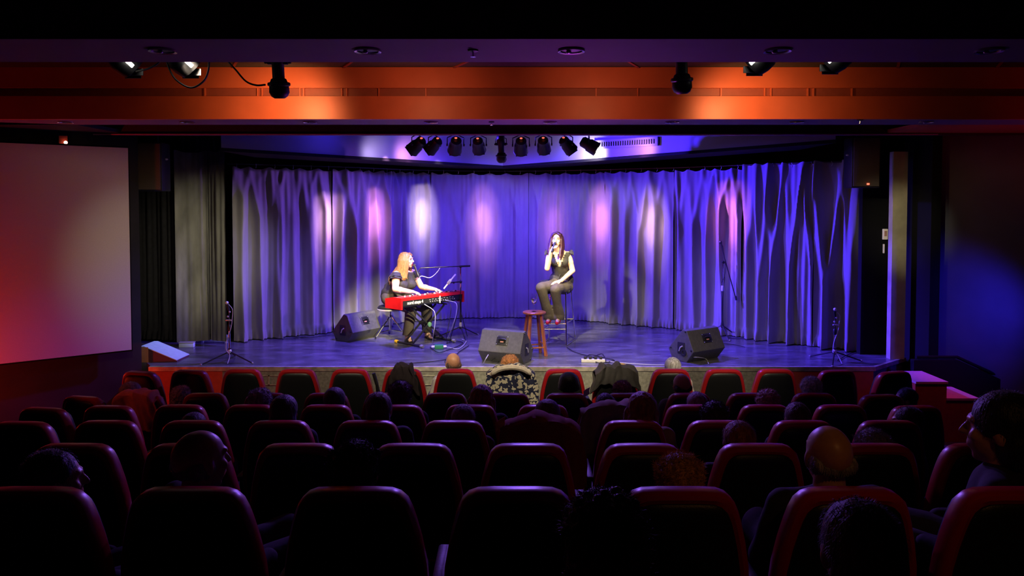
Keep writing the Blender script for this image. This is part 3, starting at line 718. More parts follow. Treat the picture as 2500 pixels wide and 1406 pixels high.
    for i in range(46):
        a = -2.5+5.0*i/45 - PI/2
        r = .085; x = math.cos(a)*r; y = math.sin(a)*.098-.02
        if y > .045: continue
        ln = .14+.05*random.random()+(.05 if x < 0 else 0)
        p0 = g(x*.75,y*.75,.085); p1 = g(x*1.08,y+.0,.0); p2 = g(x*1.2,y*1.0,-.09); out = 1.28 if x > 0 else 1.05
        p3 = g(x*out+random.uniform(-.01,.01), y*.9+.03, -ln); p4 = g(x*out*.98+random.uniform(-.012,.012), y*.7+.065*(1 if y > -.04 else .3), -ln-.05)
        h.chain([p0,p1,p2,p3,p4],[.016,.017,.018,.016,.006],1)
    for sg in (-1,1): h.chain([g(0,.05,.1),g(sg*.045,.06,.075),g(sg*.075,.042,.02),g(sg*.084,.025,-.05),g(sg*.09,.02,-.13)],[.014,.017,.016,.017,.016],1)
    obj('hair', blob(h, .005, 1, .004, 60, name='hair', ridge=(1,1,.12), xf=INV[t.name]), hmat, t)
    eyes_mouth(t, C, B, mat('rose_lips',(.45,.06,.06),.35), .010, .98, hmat)
    # shoes
    for a_, lb in ((akR,'r'),(akL,'l')):
        s = MB(); s.chain([a_+V((.0,.03,-.05)),a_+V((-.012,-.06,-.052)),a_+V((-.034,-.16,-.068))],[.036,.040,.026])
        s.cap(a_+V((0,.04,-.06)),.014,a_+V((0,.045,-.105)),.007,1)
        obj('shoe', blob(s,.006,2,name='shoe',xf=INV[t.name],cut=lambda p: p.z > a_.z-.012), mat('red_patent',(.7,.02,.02),.25), t)
    # microphone (held, its own thing)
    k = thing('microphone', 'black handheld microphone in the singer\'s raised hand', 'microphone', tuple(mic+md*.2))
    obj('grille_head', MB().ball(mic,.024), mat('mic_grille',(.05,.05,.05),.4,.6,bump=.5,bscale=600), k, True)
    obj('handle', MB().lathe([(.001,0),(.012,.002),(.013,.03),(.019,.15),(.022,.165),(.02,.18)], mic+md*.19, -md, 14), M_blackpaint, k, True)
    return t
build_singer()

# ---------------------------------------------------------------- keyboard player
def build_pianist():
    fw = V((.74,-.68,0)); lf = V((.68,.74,0)); B0 = basis(fw)
    pel = V((-1.77,11.04,ST+.60)); base = V((pel.x,pel.y,ST))
    t = thing('person', 'seated keyboard player with long blonde hair and black frilled blouse, singing in profile', 'person', tuple(base))
    C = at(993,635,10.86); nb = at(987,662,10.89); chest = at(983,689,10.93)
    B = basis((1,-.22,.02))
    shR, elR, wrR = at(967,671,10.77), at(965,706,10.66), at(1004,712,10.52)
    shL, elL, wrL = at(1008,667,11.0), at(1029,700,11.0), at(1060,706,10.82)
    hpR, knR, akR = pel-lf*.09, at(1003,752,10.70), at(995,824,10.74)
    hpL, knL, akL = pel+lf*.09, at(1042,750,10.90), at(1043,814,10.98)
    b = MB(); head_prims(b, C, B, nb, 1.0)
    b.ball(chest+V((0,0,.02)), (.17,.13,.18), B0, 3); b.cap(shR,.056,shL,.056); b.cap(chest,.14,pel+V((0,0,.1)),.15); b.ball(pel+V((0,0,.02)), (.19,.16,.14), B0, 3)
    for s_ in (-1,1): b.ball(chest+B0@V((s_*.078,.085,-.02)), .078)
    limb(b,[shR,elR,wrR],[.06,.048,.028]); limb(b,[shL,elL,wrL],[.06,.046,.028]); b.cap(shR,.06,shR.lerp(elR,.6),.058); b.cap(elR,.048,elR.lerp(wrR,.35),.047); b.cap(elL,.046,elL.lerp(wrL,.35),.046)
    b.cap(nb, .06, chest+V((0,0,.1)), .1)
    hand_prims(b, wrR, V((.95,-.25,-.12)), V((0,0,-1)), V((.3,.9,0)), curl=.42, L=.175, spread=.4)
    hand_prims(b, wrL, V((.95,-.28,-.16)), V((0,0,-1)), V((-.3,-.9,0)), curl=.42, L=.175, spread=.4)
    for h,k_,a_ in ((hpR,knR,akR),(hpL,knL,akL)):
        limb(b,[h,k_,a_],[.1,.066,.042]); fd = V((.35,-.9,0)) if a_ is akR else V((.45,-.85,0))
        fl_ = ST+.03
        b.chain([a_, V((a_.x,a_.y,fl_+.02))+fd*.05, V((a_.x,a_.y,fl_))+fd*.15],[.04,.038,.024]); b.ball(V((a_.x,a_.y,fl_+.01))-fd*.03,.033)
        for q in range(5): p = V((a_.x,a_.y,fl_-.005))+fd*.165+fd.cross(V((0,0,1)))*(.022-q*.011); b.cap(p,.009,p+fd*(.028-.003*q),.008,1)
    obj('body', blob(b, .0058, 3, name='body', xf=INV[t.name]), M_skin, t)
    # sandals
    for a_, fd in ((akR,V((.35,-.9,0))),(akL,V((.45,-.85,0)))):
        fd = fd.normalized(); c = V((a_.x,a_.y,ST)); sd = fd.cross(V((0,0,1))); s = MB()
        pts = []
        outl = [(-.05,.02),(-.03,.034),(.05,.036),(.13,.046),(.19,.036),(.215,.0),(.19,-.036),(.13,-.046),(.05,-.036),(-.03,-.034),(-.05,-.02)]
        s.loft([[c+fd*u+sd*v+V((0,0,.001)) for u,v in outl],[c+fd*u+sd*v+V((0,0,.014)) for u,v in outl]])
        obj('sandal_sole', s, M_ruf, t, True)
        obj('sandal_strap', MB().tube([c+fd*.11+sd*.044+V((0,0,.014)), c+fd*.11+sd*.03+V((0,0,.052)), c+fd*.11-sd*.03+V((0,0,.052)), c+fd*.11-sd*.044+V((0,0,.014))],.006,6), M_ruf, t, True)
        obj('ankle_strap', MB().lathe([(.045,-.005),(.047,0),(.045,.005)], V((a_.x,a_.y,ST+.085)), (0,0,1), 14), M_ruf, t, True)
    # blouse
    g = MB(); g.ball(chest+V((0,0,.02)), (.185,.145,.185), B0, 3); g.cap(shR.lerp(shL,.05)+V((0,0,-.002)),.066,shL.lerp(shR,.05),.066); g.cap(chest,.155,pel+V((0,0,.1)),.165)
    for s_ in (-1,1): g.ball(chest+B0@V((s_*.078,.088,-.02)), .09)
    g.ball(pel+V((0,0,.06))-fw*.01, (.19,.17,.15), B0, 3); g.ball(pel-fw*.04+V((0,0,.02)), (.185,.165,.12), B0, 3); g.cap(nb-V((0,0,.03)),.064,chest+V((0,0,.1)),.11)
    zc = nb.z-.012
    obj('blouse', blob(g, .009, 2, .010, 12, name='blouse', cut=lambda p: p.z > zc, xf=INV[t.name]), M_blkcloth, t)
    for sh, el, sg in ((shR,elR,-1),(shL,elL,1)):
        ax = (el-sh).normalized(); sd = lf*sg; f2 = ax.cross(sd).normalized()
        for k_ in range(2):
            def P(i,j):
                a = 2*PI*i/30; r = .066+.030*j/4+.009*math.sin(a*7+k_)*j/4
                return sh+ax*(-.02+.075*j/4+.03*k_)+(sd-ax*sd.dot(ax)).normalized()*math.cos(a)*r+f2*math.sin(a)*r
            obj('sleeve_frill', MB().grid(P,31,5), M_ruf, t, True)
    g = MB(); g.ball(pel+V((0,0,-.0)), (.205,.175,.13), B0, 3)
    for h,k_,a_ in ((hpR,knR,akR),(hpL,knL,akL)):
        m1 = k_.lerp(a_,.5); g.chain([h,k_],[.125,.088],3); g.chain([k_,m1,a_+V((0,0,.03))],[.088,.074,.075],3); g.cap(a_+V((0,0,.03)),.074,a_,.078)
    obj('trousers', blob(g, .009, 3, .012, 9, cut=lambda p: p.z < ST+.085, name='trousers', ridge=(1,1,.3), xf=INV[t.name]), M_pants, t)
    # hair
    g = lambda x,y,z: C+B@V((x,y,z)); hmat = mat('blonde_hair', (.33,.17,.045), .42, var=.45, vscale=40, stretch=(6,6,.5), bump=.4, bscale=80)
    h = MB(); h.ball(g(0,-.03,.035), (.088,.098,.088), B, 3); h.ball(g(0,-.07,-.03), (.085,.06,.11), B, 3)
    random.seed(5)
    for i in range(50):
        a = -2.45+4.9*i/49 - PI/2
        x = math.cos(a)*.088; y = math.sin(a)*.1-.02
        if y > .05: continue
        ln = .20+.08*random.random()+(.05 if y < -.03 else 0)
        back = 1+max(0,-y)*8
        h.chain([g(x*.7,y*.7,.09),g(x*1.06,y,.0),g(x*1.15,y*1.05-.005,-.09),g(x*1.2+random.uniform(-.01,.01),y*back-.03,-ln),g(x*1.15,y*back-.05,-ln-.05)],[.016,.018,.019,.017,.006],1)
    for sg in (-1,1): h.chain([g(0,.045,.103),g(sg*.05,.052,.07),g(sg*.082,.02,.0),g(sg*.088,.01,-.08),g(sg*.09,.012,-.2),g(sg*.085,.03,-.27)],[.014,.018,.018,.02,.017,.006],1)
    obj('hair', blob(h, .0055, 1, .004, 60, name='hair', ridge=(1,1,.12), xf=INV[t.name]), hmat, t)
    eyes_mouth(t, C, B, mat('rose_lips',(.45,.06,.06),.35), .008, 1, hmat)
    return C, B
PC, PB = build_pianist()

# ---------------------------------------------------------------- red stage keyboard on its X stand
def build_keyboard():
    kz = at(980,728,10.1).z; A = at(980,728,10.1); E = at(1130,709,10.95); E.z = A.z
    d = (E-A); Lk = d.length; rz = math.atan2(d.y,d.x); H = .105
    t = thing('keyboard', 'long red stage keyboard with white keys, its black rear panel towards the audience', 'keyboard', (A.x,A.y,A.z-.15), rz)
    D_ = .33; top = .15; z0 = .035
    # local: x along, y away from the rear panel (towards the player)
    body = MB(); prof = [(0,z0),(.02,.012),(D_,.012),(D_,.085),(.16,.085),(.15,top-.012),(.0,top-.035)]
    body.loft([[V((.02,y,z)) for y,z in prof],[V((Lk-.02,y,z)) for y,z in prof]])
    obj('rear_panel', body, M_blackpaint, t)
    obj('top_sleeve', MB().loft([[V((x,y,z)) for y,z in [(-.008,top-.042),(-.008,top),(.155,top),(.155,top-.012),(.0,top-.02)]] for x in (.0,Lk)]), M_red, t)
    for x0 in (-.018, Lk-.012):
        e = MB().loft([[V((x,y,z)) for y,z in [(-.012,-.012),(-.012,top+.002),(.16,top+.002),(D_+.01,top-.03),(D_+.01,-.012)]] for x in (x0, x0+.03)])
        obj('end_cheek', e, M_red, t)
    obj('front_rail', MB().box((.02,D_-.015,.012),(Lk-.02,D_+.006,.1)), M_red, t)
    kb = MB(); n = 42; x0 = .03; kw = (Lk-.06)/n
    for i in range(n):
        o = MB().box((x0+i*kw+.001,.17,.085),(x0+(i+1)*kw-.001,D_-.018,.108))
        if i == 0: pass
        obj('white_key', o, M_ivory, t, smooth=False)
    for i in range(n-1):
        if i % 7 in (0,1,3,4,5): obj('black_key', MB().box((x0+(i+1)*kw-.006,.17,.1),(x0+(i+1)*kw+.006,.245,.12)), M_ruf, t, smooth=False)
    pn = obj('control_panel', MB().box((.06,.012,top),(Lk-.06,.145,top+.004)), mat('dark_red_panel',(.35,.02,.02),.4), t)
    for i in range(22):
        x = .1+i*(Lk-.2)/21; obj('knob', MB().lathe([(.011,0),(.010,.016),(.001,.017)], (x,.05+.05*(i%3==1),top+.004), n=10), M_ruf if i%2 else M_white, pn)
    # writing on the rear panel
    cu = bpy.data.curves.new('text','FONT'); cu.body = 'nord stage 4'; cu.size = .062; cu.extrude = .001; cu.offset = .0012; cu.space_character = .92
    to = bpy.data.objects.new('t', cu); COL.objects.link(to); dg = bpy.context.evaluated_depsgraph_get(); dg.update()
    me = bpy.data.meshes.new_from_object(to.evaluated_get(dg)); bpy.data.objects.remove(to)
    me.transform(Matrix.Translation((.10,-.0035,.052)) @ Matrix.Rotation(PI/2,4,'X')); obj('lettering', me, M_white, t)
    me2 = me
    # small jack legends and sockets
    rnd = random.Random(4)
    for i in range(12):
        x = .52+i*.042; obj('socket', MB().lathe([(.008,0),(.008,.006),(.004,.006),(.004,.001)], (x,.0,.055), (0,-1,0), 8), M_silver, t)
    for i in range(9):
        x = .50+i*.055; obj('socket_legend', MB().box((x,-.003,.078+.006*(i%2)),(x+.026,.001,.083+.006*(i%2))), M_white, t, smooth=False)
    obj('cable_strap', MB().box((.69,-.012,.02),(.705,.0,.12)), M_white, t)
    # stand
    mid = Lk*.5; c = A+d*.47; s = thing('keyboard_stand', 'black double-braced X keyboard stand with one yellow foot end', 'stand', (c.x,c.y,ST), rz)
    hz = A.z-.15-.008-ST
    for y in (.07,.25):
        for sg in (-1,1):
            m = MB(); off = -.014 if sg > 0 else .014
            dv = V((sg*.72,0,hz-.03)); 
            for o2 in ((0,) ):
                m.tube([V((-sg*.30,y+off,.035)), V((sg*.29,y+off,hz-.02))],.014,4)
            obj('brace', m, M_blackpaint, s)
    obj('pivot', MB().lathe([(.035,-.03),(.04,0),(.035,.03)], (0,.16,hz*.5), (0,1,0), 12).tube([(0,.05,hz*.5),(0,.27,hz*.5)],.012,8), M_blackpaint, s)
    obj('lock_disc', MB().lathe([(.036,0),(.034,.012),(.001,.014)], (0,.05,hz*.5), (0,-1,0), 12), mat('green_metal',(.12,.3,.16),.4), s)
    for sg in (-1,1):
        obj('foot_bar', MB().tube([(-sg*.30,-.12,.022),(-sg*.30,.40,.022)],.018,6), M_blackpaint, s)
        obj('top_bar', MB().tube([(sg*.29,.0,hz-.005),(sg*.29,.32,hz-.005)],.012,6), M_blackpaint, s)
        for y in (-.14,.42):
            yel = (sg > 0 and y > 0)
            o = obj('foot_cap', MB().lathe([(.021,-.03),(.024,-.02),(.024,.02),(.021,.03)], (-sg*.30,y,.024), (0,1,0), 10), mat('yellow_cap',(.85,.5,.02),.4) if yel else mat('grey_cap',(.3,.3,.25),.5), s)
            if yel: o['label'] = 'yellow foot cap'
    return A, d.normalized(), Lk
KA, Kd, KL = build_keyboard()

# round stool of the player
def build_stool():
    c = V((-1.83,11.08,ST)); t = thing('drum_stool', 'low padded stool with silver tripod legs under the keyboard player', 'stool', tuple(c))
    obj('seat', MB().lathe([(.001,.475),(.17,.47),(.19,.45),(.19,.42),(.17,.40),(.001,.395)], n=24), M_seatblack, t)
    obj('rim', MB().lathe([(.191,.405),(.196,.41),(.196,.425),(.191,.43)], n=24), M_silver, t)
    obj('post', MB().tube([(0,0,.1),(0,0,.40)],.014,10), M_chrome, t)
    obj('collar', MB().lathe([(.024,.27),(.028,.28),(.028,.32),(.024,.33)],n=12), M_chrome, t)
    for k in range(3):
        a = 3.9+k*2*PI/3; u = V((math.cos(a),math.sin(a),0))
        obj('leg', MB().tube([u*.02+V((0,0,.30)), u*.26+V((0,0,.02))],.011,8), M_chrome, t)
        obj('brace', MB().tube([u*.02+V((0,0,.10)), u*.20+V((0,0,.085))],.008,6), M_chrome, t)
        obj('rubber_foot', MB().ball(u*.265+V((0,0,.017)),.017,sub=1), M_cable, t)
build_stool()
# singer's bar stool
def build_barstool():
    fr = [onz(1383,844,ST), onz(1405,829,ST), onz(1340,829,ST), onz(1318,843,ST)]
    c = V((.64,10.68,ST)); t = thing('bar_stool', 'tall chrome-legged bar stool with low curved back under the singer', 'stool', tuple(c))
    zs = .74; tops = [at(1381,720,10.48)-c,at(1394,720,10.82)-c,at(1345,720,10.82)-c,at(1332,720,10.48)-c]
    for q_ in tops: q_.z = zs
    feet = [f_-c+V((0,0,.012)) for f_ in fr]
    for a, b in zip(tops, feet): obj('leg', MB().tube([a,b],.012,10), M_chrome, t)
    for i, (h0) in enumerate([.30,.30,.22,.22]):
        f = lambda k, h: feet[k].lerp(tops[k], (h)/zs)
        j = (i+1)%4; obj('foot_rail', MB().tube([f(i,h0 if i in(0,1) else h0), f(j,h0)],.009,8), M_chrome, t)
    obj('foot_rail', MB().tube([feet[3].lerp(tops[3],.4), feet[0].lerp(tops[0],.4)],.01,8), M_chrome, t)
    obj('floor_rail', MB().tube([feet[0],feet[1]],.011,8), M_chrome, t); obj('floor_rail', MB().tube([feet[2],feet[3]],.011,8), M_chrome, t)
    se = MB().cbox((0,0,.755),(.38,.37,.05),bev=.02); obj('seat', se, M_seatblack, t)
    def P(i,j):
        a = -1.35+2.7*i/20; r = .2+.012*j; return V((math.sin(a)*r, math.cos(a)*r*.95, .78+.028*j+.02*math.cos(a)))
    bk = MB().grid(P,21,4); bk.add([p+(V((p.x,p.y,0)).normalized()*.02) for p in bk.v], [[q for q in f] for f in list(bk.f)])
    obj('backrest', bk, mat('blue_black_vinyl',(.03,.03,.08),.25), t)
    for a in tops: obj('bolt', MB().ball(a+V((0,0,-.01)),.016,sub=1), M_chrome, t)
build_barstool()
# wooden stool with wine glass
def build_woodstool():
    c = onz(1304,868,ST); c = V((.295,9.72,ST)); t = thing('wooden_stool', 'reddish wooden stool with a wine glass on it, between wedge and singer', 'stool', tuple(c), .25)
    h = at(1305,760,9.72).z-ST
    obj('seat', MB().lathe([(.001,h-.03),(.145,h-.03),(.155,h-.022),(.155,h-.008),(.145,h),(.001,h)],n=28), M_wood, t)
    f = []
    for k in range(4):
        a = PI/4+k*PI/2; u = V((math.cos(a),math.sin(a),0)); p0, p1 = u*.1+V((0,0,h-.03)), u*.175+V((0,0,.002)); f.append((p0,p1))
        M = Matrix.Rotation(a,3,'Z'); q = .017
        obj('leg', MB().loft([[p+M@V((x,y,0)) for x,y in ((-q,-q),(q,-q),(q,q),(-q,q))] for p in (p1,p0)]), M_wood, t)
    for k in range(4):
        hh = .16 if k%2 else .12; g = lambda i: f[i][1].lerp(f[i][0], hh/h)
        obj('rung', MB().tube([g(k),g((k+1)%4)],.011,6), M_wood, t)
    top = ST+h
    g = thing('wine_glass', 'half-full stemmed wine glass on the wooden stool', 'glass', (c.x-.005,c.y-.01,top))
    obj('bowl', MB().lathe([(.036,0),(.034,.001),(.004,.006),(.0035,.09),(.012,.10),(.034,.125),(.044,.16),(.042,.20),(.036,.235),(.0345,.235),(.0405,.20),(.0425,.16),(.0325,.127),(.01,.103),(.001,.101)],n=24), M_glass, g)
    obj('water', MB().lathe([(.001,.104),(.0095,.1045),(.0318,.1285),(.0415,.16),(.0413,.17),(.001,.17)],n=24), mat('water',(1,1,1),.0,trans=1), g)
build_woodstool()

# ---------------------------------------------------------------- floor wedges
def wedge(c, rz, lab, s=1.0, right_knobs=False):
    t = thing('floor_wedge', lab, 'loudspeaker', tuple(c), rz, 'floor wedge monitors')
    w_ = .29*s; prof = [(-.02,.0),(-.14,.15),(-.02,.40),(.05,.41),(.29,.14),(.22,0)]; prof = [(y*s,z*s) for y,z in prof]
    b = MB().loft([[V((x,y,z)) for y,z in prof] for x in (-w_,w_)])
    me = b.mesh('cabinet', False); bm = bmesh.new(); bm.from_mesh(me); bmesh.ops.bevel(bm, geom=bm.edges[:], offset=.008, segments=2, profile=.6, affect='EDGES'); bm.to_mesh(me); bm.free()
    obj('cabinet', me, M_wedge, t)
    # grille faces up stage
    a, d = V((0,.05*s,.41*s)), V((0,.29*s,.14*s)); n = V((0,.27,.24)).normalized(); u = (d-a)
    obj('grille', MB().loft([[V((x,0,0))+a+u*k+n*o for x,k in ((-w_*.92,.06),(w_*.92,.06),(w_*.92,.94),(-w_*.92,.94))] for o in (.001,.01)]), M_grille, t)
    # recessed handle with connector panel on the rear face
    a, d = V((0,-.14*s,.15*s)), V((0,-.02*s,.40*s)); u = (d-a).normalized(); n = V((0,-.25,.12)).normalized(); c0 = a.lerp(d,.55); X = V((1,0,0)); B = Matrix((X,u,n)).transposed()
    obj('handle_plate', MB().cbox(c0+n*.002+X*.02,(.16,.12,.008),B,bev=.003), M_blackpaint, t)
    hp = obj('handle_recess', MB().cbox(c0+n*.007+X*.02,(.10,.07,.004),B), M_black, t)
    obj('grip_bar', MB().tube([c0+n*.012+X*(-.03)+u*.012, c0+n*.018+X*.0+u*.016, c0+n*.018+X*.04+u*.016, c0+n*.012+X*.07+u*.012],.009,8), M_steel, hp)
    obj('rating_plate', MB().cbox(c0+n*.01+X*.02-u*.018,(.045,.014,.003),B), mat('red_white_label',(.6,.25,.22),.4), hp)
    for sx in (-1,1):
        for sy in (-1,1): obj('screw', MB().ball(c0+n*.006+X*(.02+sx*.07)+u*sy*.05,.006,sub=1), M_silver, t)
    for sx in (-1,1):
        e = V((sx*(w_+.001),.07*s,.17*s)); pl = MB().cbox(e,(.008,.12,.15),bev=.003); obj('side_plate', pl, M_blackpaint, t)
        obj('side_grip', MB().tube([e+V((sx*.006,-.03,.03)),e+V((sx*.014,0,.01)),e+V((sx*.006,.03,-.04))],.008,6), M_silver, t)
        for q in ((-.10,.16),(.0,.385),(.2,.03),(.25,.15)): obj('corner_stud', MB().lathe([(.014,0),(.012,.006),(.001,.008)], (sx*w_,q[0]*s,q[1]*s), (sx,0,0), 8), M_steel, t)
        if right_knobs and sx < 0:
            obj('pole_socket', MB().lathe([(.045,0),(.045,.008),(.025,.009),(.022,.001)], (sx*(w_+.006),.02*s,.12*s), (sx,0,0), 16), M_steel, t)
    return t
wedge(onz(1229,884,ST)+V((0,.0,0)), -.42, 'floor wedge in the centre, rear plate to the audience, left of the wooden stool', 1.0)
wedge(onz(1706,878,ST)+V((.03,.0,0)), .58, 'floor wedge at the right with round sockets on its left end', 1.0, True)
wedge(onz(880,828,ST)+V((0,.0,0)), .98, 'floor wedge at the left, turned toward the keyboard player', .98)

# ---------------------------------------------------------------- microphone stands
def tripod(t, c, r=.3, h=.16, a0=.3, base=None):
    obj('hub', MB().lathe([(.02,h-.03),(.024,h),(.018,h+.05)],n=12), M_blackpaint, t)
    for k in range(3):
        a = a0+k*2*PI/3; u = V((math.cos(a),math.sin(a),0))
        l = obj('leg', MB().tube([u*.015+V((0,0,h)), u*r+V((0,0,.016))],.009,6), M_blackpaint, t)
        obj('rubber_foot', MB().ball(u*(r+.01)+V((0,0,.016)),.015,sub=1), mat('grey_cap',(.3,.3,.25),.5), l)
def shortstand(px, py, lab, a0, topy):
    c = onz(px, py, ST); t = thing('mic_stand', lab, 'stand', tuple(c), 0, 'short stands at the stage front')
    tripod(t, c, .34, .13, a0); H = at(px, topy, c.y).z-ST
    obj('lower_tube', MB().tube([(0,0,.1),(0,0,H*.55)],.013,10), M_chrome, t)
    obj('upper_tube', MB().tube([(0,0,H*.5),(0,0,H*.9)],.009,8), M_blackpaint, t)
    obj('clutch', MB().lathe([(.018,H*.53),(.022,H*.55),(.022,H*.62),(.016,H*.64)],n=10), M_blackpaint, t)
    obj('hub_ring', MB().lathe([(.022,.12),(.026,.125),(.026,.155),(.022,.16)],n=10), M_silver, t)
    obj('knob', MB().cbox((0,-.02,H*.72),(.07,.02,.018),bev=.004), M_silver, t)
    obj('mic_clip', MB().tube([(0,0,H*.88),(-.01,-.01,H*.96)],.014,8), M_blackpaint, t)
    for k in (.78,.86): obj('joint', MB().ball((.012 if k > .8 else -.012,-.012,H*k),.014,sub=1), M_silver, t)
    m = thing('microphone', 'small microphone on the short stand, '+('left of the keyboard player' if px < 1000 else 'at the right stage corner'), 'microphone', (c.x-.015,c.y-.02,ST+H*.97))
    obj('grille_head', MB().ball((0,-.01,H*.035+.01),.022,sub=2), M_silver, m); obj('handle', MB().tube([(0,0,H*.03),(.01,.012,-.06)],[.016,.012],8), M_blackpaint, m)
    cable('cable', [c+V((-.0,-.01,H*.99)), c+V((.05,-.02,H*.9)), c+V((.045,-.02,H*.75)), c+V((.03,-.02,H*.6)),c+V((-.02,-.03,H*.4)),c+V((-.03,-.03,H*.22)),c+V((.02,-.05,.10)),c+V((.03,-.15,.012))], .0045, M_wcable, 'pale microphone cable winding down the '+('left' if px < 1000 else 'right')+' short stand')
shortstand(561,884,'short tripod microphone stand at the left front of the stage', -.35, 741)
shortstand(2037,884,'short tripod microphone stand at the right front corner of the stage', .05, 757)
# tall boom stand by the right wedge
c = V((at(1764,700,11.0).x,11.0,ST)); t = thing('boom_mic_stand', 'tall unused boom microphone stand behind the right wedge', 'stand', tuple(c))
tripod(t, c, .3, .18, .6); H = at(1765,640,11).z-ST
obj('lower_tube', MB().tube([(0,0,.15),(0,0,.75)],.014,10), M_blackpaint, t); obj('upper_tube', MB().tube([(0,0,.7),(0,0,H)],.009,8), M_chrome, t)
obj('clutch', MB().lathe([(.02,.70),(.024,.72),(.02,.78)],n=10), M_silver, t)
a_ = at(1759,594,11)-c; b_ = at(1796,732,11)-c
obj('boom', MB().tube([a_+V((.0,-.03,-.03)),b_+V((0,-.03,0))],.008,8), M_blackpaint, t); obj('boom_clamp', MB().lathe([(.02,-.03),(.026,0),(.02,.03)], (0,-.02,H), (0,1,0), 10), M_blackpaint, t)
obj('counterweight', MB().tube([b_+V((-.01,-.03,.06)),b_+V((0,-.03,0))],.016,8), M_blackpaint, t)
m = thing('microphone', 'black microphone at the top of the tall boom stand', 'microphone', tuple(c+a_)); obj('grille_head', MB().ball((-.008,-.03,.02),.025), M_steel, m); obj('handle', MB().tube([(-.004,-.03,.01),(.03,-.03,-.11)],[.017,.011],8), M_blackpaint, m)
cable('cable', [c+a_+V((.02,-.05,-.03)), c+V((.03,-.05,H-.1)), c+V((-.02,-.03,H-.3)), c+V((.02,-.03,.9)), c+V((-.015,-.03,.5)), c+V((.02,-.05,.15)), c+V((.1,-.1,.012)), c+V((.5,-.1,.012))], .0045, M_cable, 'black cable down the tall boom stand')
# boom stand of the keyboard player
c = onz(1125,826,ST); t = thing('boom_mic_stand', 'boom microphone stand at the right end of the red keyboard, arm reaching left', 'stand', tuple(c))
tripod(t, c, .34, .17, 2.9); H = at(1126,651,c.y).z-ST
obj('lower_tube', MB().tube([(0,0,.15),(0,0,.65)],.013,10), M_blackpaint, t); obj('upper_tube', MB().tube([(0,0,.6),(0,0,H)],.009,8), M_chrome, t)
obj('clutch', MB().lathe([(.018,.16),(.024,.18),(.024,.22),(.018,.24)],n=10), M_silver, t)
L0 = at(1148,649,c.y-.02)-c; L1 = PC+PB@V((0,.22,-.10))-c
e1 = at(1027,654,10.84)-c
obj('boom', MB().tube([L0,e1],.008,8), M_blackpaint, t); obj('boom_clamp', MB().lathe([(.016,-.03),(.02,0),(.016,.03)], (0,-.0,H), (0,1,0), 10), M_blackpaint, t)
obj('counterweight', MB().tube([L0,L0.lerp(e1,.22)],.014,8), M_blackpaint, t)
mh = PC+PB@V((0,.118,-.075)); mt = at(1023,678,10.80)
m = thing('microphone', 'black microphone angled to the keyboard player\'s mouth', 'microphone', tuple(mt))
obj('grille_head', MB().ball(mh,.025), mat('mic_grille',(.05,.05,.05),.4,.6,bump=.5,bscale=600), m, True); obj('handle', MB().tube([mh,mh.lerp(mt,.75),mt],[.021,.014,.010],10), M_blackpaint, m, True)
cl = mh.lerp(mt,.6); obj('mic_clip', MB().tube([cl-c, cl-c+(mt-mh).normalized()*.05],.02,8).tube([cl-c+V((0,.01,0)), e1],.008,6), M_blackpaint, t)
# clamp arm with a tablet seen edge-on
q = at(1120,688,c.y); cm = MB().tube([q-c, at(1100,690,10.8)-c],.009,6).ball(V((0,0,q.z-ST)),.024).ball(at(1108,690,10.85)-c,.016)
obj('clamp_arm', cm, M_blackpaint, t)
tc = at(1098,687,10.76); dv = (at(1111,671,10.76)-at(1084,704,10.76)).normalized(); L = (at(1111,671,10.76)-at(1084,704,10.76)).length
tt = thing('tablet', 'slim tablet seen edge-on in a clamp above the keyboard', 'tablet', tuple(tc)); Bt = Matrix((V((0,1,0)).cross(dv).normalized(), V((0,1,0)), dv)).transposed()
obj('tablet_shell', MB().cbox((0,0,0),(.022,.17,L),Bt,bev=.004), M_white, tt)
obj('clamp_jaw', MB().cbox(Bt@V((.0,-.02,0)),(.045,.16,.06),Bt,bev=.006), M_silver, tt)
